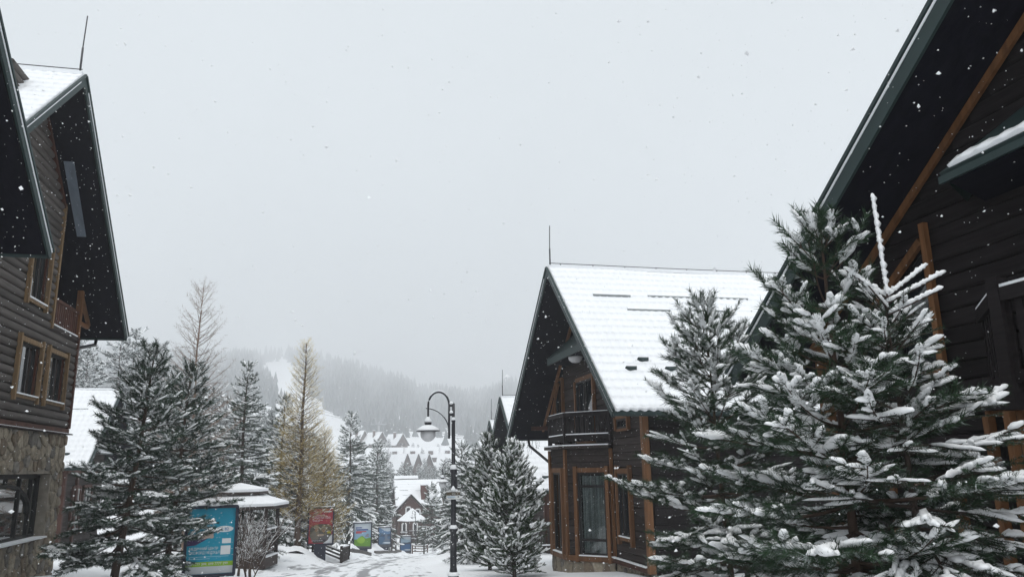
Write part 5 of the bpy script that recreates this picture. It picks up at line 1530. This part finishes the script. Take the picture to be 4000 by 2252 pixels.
# ================================================================== small brown house beyond the far gazebo
h = thing('brown_house', 'small brown house with brick chimney and snow roof at the end of the road', 'house', on(12.5, 112))
hx0, hx1, hy0, hy1, zb = 8.6, 14.9, 110.0, 118.0, gz(12, 112) - .2
er, rr_ = -3.55, -.15
def hq(y0, z0, y1, z1, mat, nm, off=0, xa=hx0 - .5, xb=hx1 + .5): 
    return slab(nm, [(xa + .6 * (nm != 'x') * 0, y0, z0), (xb, y0, z0), (xb - .8, y1, z1), (xa + .8, y1, z1)], Vector((0, -.63, .77)) if y1 > y0 else Vector((0, .63, .77)), off, off + .1, mat, h)
w = box('wall', (hx0, hy0 + .6, zb), (hx1, hy1 - .6, er + .2), FARWALL, h)
r1 = hq(hy0, er, 114, rr_, DARKW, 'roof'); r2 = hq(hy1, er, 114, rr_, DARKW, 'roof')
snow_slope(r1, np.array((hx0 - .1, 114, rr_ + .12)), (1, 0, 0), hx1 - hx0 + .2, (0, -4.02 / 5.27, -3.42 / 5.27), 5.3, (0, -.65, .76), row=.5, wave=0, th=.05, dens=4)
slab('roof_snow', [(hx0, 114.2, rr_ + .3), (hx0 + 3.4, 114.2, rr_ + .3), (hx0 + 3.4, 117, -1.5), (hx0, 117, -1.5)], Vector((0, .5, .85)), 0, .5, SNOW, r2)
# front gable dormer
def tri(nm, y, x0, x1, z0, zt, mat, th=.1):
    xm = (x0 + x1) / 2; return pymesh(nm, [(x0, y, z0), (x1, y, z0), (xm, y, zt), (x0, y + th, z0), (x1, y + th, z0), (xm, y + th, zt)], [(0, 1, 2), (3, 5, 4), (0, 3, 4, 1), (1, 4, 5, 2), (2, 5, 3, 0)], mat, h)
dg = box('gable_wall', (8.9, 109.3, zb), (12.2, 110.6, -4.1), FARWALL, h); tri('gable_wall', 109.3, 8.7, 12.4, -4.1, -2.1, FARWALL, 1.4)
for s_ in (-1, 1):
    x0 = 10.55 + s_ * 2.35; q = [(10.55, 109.0, -1.95), (10.55, 112.5, -1.95), (x0, 112.5, -4.35), (x0, 109.0, -4.35)]
    nn_ = Vector((s_ * .72, 0, .7)); rf = slab('gable_roof', q, nn_, 0, .08, DARKW, h); slab('gable_snow', [Vector(p) + Vector((0, .12, 0)) for p in q], nn_, .082, .16, SNOW, rf)
window(h, (8.9, 109.28), (1, 0, 0), (0, -1, 0), 1.0, 1.55, -4.9, -3.6, WHITEF, ext=.0, tw=.12, frame=WHITEF, trans=(-4.25,), sill_snow=False)
window(h, (8.9, 109.28), (1, 0, 0), (0, -1, 0), 2.3, 2.85, -4.9, -3.9, WHITEF, ext=.0, tw=.1, frame=WHITEF, sill_snow=False)
window(h, (8.9, 109.28), (1, 0, 0), (0, -1, 0), .5, 1.0, -7.2, -5.7, WHITEF, ext=.0, tw=.1, frame=WHITEF, sill_snow=False)
window(h, (8.9, 109.28), (1, 0, 0), (0, -1, 0), 2.0, 2.5, -7.2, -5.7, WHITEF, ext=.0, tw=.1, frame=WHITEF, sill_snow=False)
chm = box('chimney', (12.1, 110.8, -3.2), (13.05, 112, -.75), BRICK, h); box('chimney_cap', (12.02, 110.72, -.75), (13.13, 112.1, -.62), SNOW, chm)
for a, v in ((9.2, 2.2), (9.6, 3.2), (11.4, 2.3)): guard(h, Vector((hx0, 114, rr_ + .1)), Vector((1, 0, 0)), Vector((0, -.763, -.649)), Vector((0, -.65, .76)), a - hx0, v, 1.2)

# ================================================================== cabins and row houses across the valley
def far_cabin(label, x, y, w, d, zb, hw_, hr, ridge='y', chim=True, group=None, wins=2, name='far_cabin', cat='cabin', mat=FARWALL):
    """gable facing the camera (-Y) plus a roof running along +Y/-X"""
    t = thing(name, label, cat, (x, y, zb), group)
    ze, zr_ = zb + hw_, zb + hr
    pymesh('wall', [(x - w / 2, y, zb - 2), (x + w / 2, y, zb - 2), (x + w / 2, y, ze), (x, y, zr_), (x - w / 2, y, ze)] + [(x - w / 2, y + d, zb - 2), (x + w / 2, y + d, zb - 2), (x + w / 2, y + d, ze), (x, y + d, zr_), (x - w / 2, y + d, ze)],
           [(0, 1, 2, 3, 4), (9, 8, 7, 6, 5), (0, 5, 6, 1), (1, 6, 7, 2), (4, 9, 5, 0), (2, 7, 8, 3), (3, 8, 9, 4)], mat, t)
    return t, ze, zr_


def ridge_cabin(label, x, y, w, d, zb, ze, zr_, group=None, chim=True, ang=R(60), name='far_cabin', cat='cabin', nwin=2):
    """cabin turned so that one roof slope and the gable both show; ridge direction at ang from +X"""
    t = thing(name, label, cat, (x, y, zb), group)
    a = Vector((math.cos(ang), math.sin(ang), 0)); b = Vector((a.y, -a.x, 0)); o = Vector((x, y, 0)); Z = Vector((0, 0, 1))
    if b.y > 0: b = -b
    # gable end at +b side faces the camera: front at o + a*0
    def P(u, v, z): return o + a * u + b * v + Z * z
    hw_ = w / 2
    pr = [(-hw_, zb - 3), (hw_, zb - 3), (hw_, ze), (0, zr_), (-hw_, ze)]
    V = [P(0, q, z) for q, z in pr] + [P(d, q, z) for q, z in pr]
    pymesh('wall', V, [(0, 1, 2, 3, 4), (9, 8, 7, 6, 5)] + [(k, 5 + k, 5 + (k + 1) % 5, (k + 1) % 5) for k in range(5)], FARWALL, t)
    sl_ = (zr_ - ze) / hw_
    for s_ in (-1, 1):
        q = [P(-.6, 0, zr_ + .05), P(d + .5, 0, zr_ + .05), P(d + .5, s_ * (hw_ + .7), ze - .7 * sl_ + .05), P(-.6, s_ * (hw_ + .7), ze - .7 * sl_ + .05)]
        nn_ = (b * s_ * sl_ + Z).normalized()
        rf = slab('roof', q, nn_, 0, .15, DARKW, t); slab('roof_snow', q, nn_, .152, .4, SNOW, rf)
    if chim:
        c = P(d * .4, hw_ * .45, 0); cm = box('chimney', (c.x - .6, c.y - .6, ze), (c.x + .6, c.y + .6, zr_ + .8), BRICK, t); box('chimney_snow', (c.x - .65, c.y - .65, zr_ + .8), (c.x + .65, c.y + .65, zr_ + 1.1), SNOW, cm)
    for k in range(nwin):
        c = P(-.05, (k - (nwin - 1) / 2) * w * .3, (zb + ze) / 2 + .5); obox('window', c, (b, Z, a), (w * .13, (zr_ - zb) * .16, .12), GLASS, t)
    return t


def zpx(py, d): return 1.65 + (1829 - py) / 3075 * d      # height of a level seen py down in the photo at distance d


cz = gz(17, 380) 
for k, (x, y, lab) in enumerate(((12.5, 384, 'gabled cabin with chimney on the slope, leftmost of the three below the ski run'), (20.5, 378, 'middle gabled cabin with chimney below the ski run'), (30.2, 376, 'right hand gabled cabin with chimney beside the lift pylon'))):
    ridge_cabin(lab, x + 1.5, y, 7.2, 9, 11.5, 13.6 - .8 * (k == 2), 19.4 - 1.0 * k, ang=R(128), group='cabins below the ski run')
cabd = thing('deck_terrace', 'long dark terrace in front of the hillside cabins', 'terrace', (20, 372, 10))
bar('deck', (13, 373, 10.8), (35, 370, 9.6), 2.0, .5, FARWALL, cabd); bar('deck_snow', (13, 372.5, 11.15), (35, 369.5, 9.95), 2.2, .15, SNOW, cabd)
for k in range(10): bar('deck_post', (14 + k * 2.2, 371.6 - k * .3, 8), (14 + k * 2.2, 371.6 - k * .3, 10.8), .3, .3, FARWALL, cabd, (1, 0, 0))
ridge_cabin('snow roofed house on the left hillside showing between the spruces', -20.5, 259, 7.5, 8, 12, 14.5, 19.2, ang=R(150), chim=False, name='hillside_house', cat='house')
# front row: gables in line
for k, (px, d) in enumerate(((1574, 300), (1617, 300), (1659, 300))):
    a = math.atan((px - 2000) / 3075) + R(13); x, y = d * math.sin(a), d * math.cos(a)
    ridge_cabin(('left gable of the three gabled row house across the valley', 'middle gable of the three gabled row house across the valley', 'right gable of the three gabled row house across the valley')[k], x + .3, y, 4.35, 12, -1, 1.3, 6.7 - .1 * k, ang=R(112), chim=False, name='row_house', cat='row house', group='row houses across the valley', nwin=1)
for k, (px, d, z_, w_) in enumerate(((1795, 292, 6.3, 5.5), (1855, 300, 5.5, 5.5), (1460, 310, 5.6, 5.5))):
    a = math.atan((px - 2000) / 3075) + R(13); x, y = d * math.sin(a), d * math.cos(a)
    ridge_cabin(('row house with its long snow roof behind the foreground lamp post', 'row house gable showing right of the foreground lamp post', 'row house with snow roof left of the three gables')[k], x, y, w_, (9, 11, 14)[k], -1, 1.0, z_, ang=R(158) if k == 0 else R(140), chim=False, name='row_house', cat='row house', group='row houses across the valley')
# back row: long low roofs with dormers
for k, px in enumerate((1500, 1560, 1630, 1700, 1765)):
    d = 345; a = math.atan((px - 2000) / 3075) + R(13); x, y = d * math.sin(a), d * math.cos(a)
    t = ridge_cabin('snow roofed row house in the back row, house %s from the lift pylon side' % ('one', 'two', 'three', 'four', 'five')[k], x, y, 6.5, 9, 4, 6.4, 10.1, ang=R(165), chim=False, name='row_house', cat='row house', group='back row houses', nwin=1)
    dm = box('dormer', (x - 4.5, y - 2.6, 6.6), (x - 2.6, y - .5, 8.6), FARWALL, t); box('dormer_snow', (x - 4.6, y - 2.8, 8.6), (x - 2.5, y - .4, 8.95), SNOW, dm)

# lift pylon and cables
py_ = thing('lift_pylon', 'grey T shaped ski lift pylon above the hillside cabins', 'pylon', (23.4, 429, 15))
tube_ob('mast', [(23.4, 429, 12), (23.4, 429, 26.2)], [.75, .55], STEEL, py_, 8)
bar('crossarm', (19.2, 429, 25.0), (27.6, 429, 25.0), .5, .6, STEEL, py_)
for s_ in (-1, 1):
    bar('sheave_frame', (23.4 + s_ * 1.2, 429, 25.2), (23.4 + s_ * 2.2, 429, 28.4), .35, .35, STEEL, py_, (0, 1, 0)); bar('sheave_bar', (23.4 + s_ * 1.2, 429, 28.4), (23.4 + s_ * 3.0, 429, 28.4), .35, .3, STEEL, py_)
    bar('hanger', (23.4 + s_ * 3.9, 429, 24.9), (23.4 + s_ * 3.9, 429, 26.2), .3, .3, STEEL, py_, (0, 1, 0))
for lab, s_ in (('upper pair of lift cables crossing the hillside, left strand', -1), ('upper pair of lift cables crossing the hillside, right strand', 1)):
    pts = []
    for u in np.linspace(0, 1, 9):
        pts.append((23.4 + s_ * 3.6 - 70 * (1 - u) ** 1 * 1.0 + 0, 429 + 250 * (1 - u), 25.3 + 36 * (1 - u) - 10 * u * (1 - u)))
    for u in np.linspace(.12, 1, 9):
        pts.append((23.4 + s_ * 3.6 + 75 * u, 429 - 60 * u, 25.3 - 14 * u - 6 * u * (1 - u)))
    tag(tube_ob('lift_cable', pts, .11, STEELD, None, 4), lab, 'cable')

# ================================================================== forest on the mountain (one mass), falling snow, haze
FOREST = bpy.data.materials.new('frosted_forest'); FOREST.use_nodes = True
t = FOREST.node_tree; N, L = t.nodes, t.links; b = N['Principled BSDF']; b.inputs['Roughness'].default_value = .9; b.inputs['Specular IOR Level'].default_value = .1
g = N.new('ShaderNodeNewGeometry'); no = N.new('ShaderNodeTexNoise'); no.inputs['Scale'].default_value = .9; no.inputs['Detail'].default_value = 4; L.new(g.outputs['Position'], no.inputs['Vector'])
no2 = N.new('ShaderNodeTexNoise'); no2.inputs['Scale'].default_value = .02; no2.inputs['Detail'].default_value = 3; L.new(g.outputs['Position'], no2.inputs['Vector'])
ad = N.new('ShaderNodeMath'); ad.operation = 'ADD'; L.new(no.outputs[0], ad.inputs[0]); L.new(no2.outputs[0], ad.inputs[1])
mr = N.new('ShaderNodeMapRange'); mr.inputs[1].default_value = .85; mr.inputs[2].default_value = 1.25; L.new(ad.outputs[0], mr.inputs[0])
mx = N.new('ShaderNodeMix'); mx.data_type = 'RGBA'; mx.inputs[6].default_value = (.035, .045, .045, 1); mx.inputs[7].default_value = (.13, .15, .165, 1); L.new(mr.outputs[0], mx.inputs[0]); L.new(mx.outputs[2], b.inputs['Base Color'])
rs = np.random.RandomState(5)
PISTE = np.array([(-97, 1290, 24), (-61, 960, 20), (-39, 728, 19), (-24, 597, 18), (-12, 551, 17), (-1, 471, 17), (4, 431, 19)], float)
def tree_far(seed):
    r_ = np.random.RandomState(seed); V, F = [], []
    for (z0, z1, ra) in ((.04, .62, 1.0), (.42, 1.0, .58)):
        i0 = len(V); n = 6
        for k in range(n): a = 2 * math.pi * k / n + r_.uniform(-.3, .3); q = ra * r_.uniform(.6, 1.15); V.append((q * math.cos(a), q * math.sin(a), z0 + r_.uniform(-.06, .06)))
        V.append((0, 0, z1)); F += [(i0 + k, i0 + (k + 1) % n, i0 + n) for k in range(n)]
    return np.array(V), np.array(F)
TF = [tree_far(k) for k in range(5)]
N0 = 12000
thx = np.radians(rs.uniform(-24, 34, N0)); rr0 = np.sqrt(rs.uniform(400, 1560, N0) ** 1.0 * rs.uniform(400, 1560, N0) ** 1.0)
fx, fy = rr0 * np.sin(thx), rr0 * np.cos(thx)
keep = np.ones(N0, bool)
for a, c in zip(PISTE, PISTE[1:]):
    d = c[:2] - a[:2]; tt = np.clip(((fx - a[0]) * d[0] + (fy - a[1]) * d[1]) / (d @ d), 0, 1)
    px_, py2 = a[0] + d[0] * tt, a[1] + d[1] * tt; keep &= np.hypot(fx - px_, fy - py2) > (a[2] + (c[2] - a[2]) * tt) * (1 + .25 * np.sin(fy * .05))
keep &= np.hypot((fx - 66) / 1.6, (fy - 468) / 2.2) > 14
keep &= ~((fx > 5) & (fx < 40) & (fy < 440))
keep &= ~((fy < 645) & (fx > -.052 * fy) & (fx < np.interp(fy, [400, 420, 460, 505, 560, 600, 645], [24, 22, 16, 10, 6, -5, -33])))   # open run-out of the piste
fx, fy = fx[keep], fy[keep]; fz = G(fx, fy); A = Acc(); ch = rs.randint(0, 5, len(fx)); hh = rs.uniform(8, 15, len(fx)) * np.interp(np.hypot(fx, fy), [395, 700, 1560], [.8, 1.15, 1.6])
for k in range(5):
    q = ch == k; V, F = TF[k]; n = q.sum()
    sc = np.stack([hh[q] * .26, hh[q] * .26, hh[q]], 1); an = rs.uniform(0, 6.28, n)
    VV = V[None] * sc[:, None]; c, s = np.cos(an)[:, None], np.sin(an)[:, None]
    VV = np.stack([VV[..., 0] * c - VV[..., 1] * s, VV[..., 0] * s + VV[..., 1] * c, VV[..., 2]], -1) + np.stack([fx[q], fy[q], fz[q] - .3], 1)[:, None]
    A.add(VV.reshape(-1, 3), (F[None] + (np.arange(n) * len(V))[:, None, None]).reshape(-1, 3))
tag(A.build('forest', FOREST), 'frosted conifer forest covering the misty mountain', 'forest', None, 'stuff')

# small firs standing among the far row houses
rnd = random.Random(12)
for k in range(26):
    d = rnd.choice((288, 325, 360)); px = rnd.uniform(1400, 1880); a = math.atan((px - 2000) / 3075) + R(13); x, y = d * math.sin(a) , d * math.cos(a)
    copy_tree(protos[1], on(x, y), rnd.uniform(0, 6.28), rnd.uniform(.45, .85), 'small fir standing among the roofs of the far row houses', 'firs among the row houses')

# falling snow: many small flakes through the air
rs = np.random.RandomState(9); NF = 27000
FV = np.array([(1, 0, 0), (-1, 0, 0), (0, 1, 0), (0, -1, 0), (0, 0, 1), (0, 0, -1)], float); FV = np.array([(1, 0, 0), (-.5, .87, 0), (-.5, -.87, 0), (0, 0, .8), (0, 0, -.8)], float); FF = np.array([(0, 1, 3), (1, 2, 3), (2, 0, 3), (1, 0, 4), (2, 1, 4), (0, 2, 4)])
fp = np.stack([rs.uniform(-9, 12, NF), rs.uniform(-1, 18, NF), rs.uniform(-1, 10, NF)], 1)
dc = np.linalg.norm(fp - np.array(EYE), axis=1); fp = fp[dc > 1.0]; n = len(fp)
sz = np.minimum(rs.lognormal(math.log(.0056), .42, n), .012)
VV = fp[:, None] + FV[None] * rs.uniform(.5, 1.3, (n, 5, 1)) * sz[:, None, None] + rs.normal(0, .0012, (n, 5, 3))
FLAKE = M('snowflake', (.86, .87, .88), .8, .02)
me = npmesh('falling_snow', VV.reshape(-1, 3), (FF[None] + (np.arange(n) * 5)[:, None, None]).reshape(-1, 3))
tag(ob('falling_snow', me, FLAKE), 'snowflakes falling through the air', 'snow', None, 'stuff')

# haze
hz = bpy.data.materials.new('haze'); hz.use_nodes = True; t = hz.node_tree; t.nodes.clear()
pv = t.nodes.new('ShaderNodeVolumePrincipled'); pv.inputs['Color'].default_value = (.985, .99, 1.0, 1); pv.inputs['Density'].default_value = .0015; pv.inputs['Anisotropy'].default_value = .6
oo = t.nodes.new('ShaderNodeOutputMaterial'); t.links.new(pv.outputs[0], oo.inputs['Volume'])
zmin = float(GV[:, 2].min()) - 1; zmax = max(float(GV[:, 2].max()) + 20, float((fz + hh).max()) + 1)
hb = box('haze', (-2300, -2300, zmin), (2300, 2300, zmax), hz)
tag(hb, 'thin snowy haze filling the valley air', None, None, 'stuff')
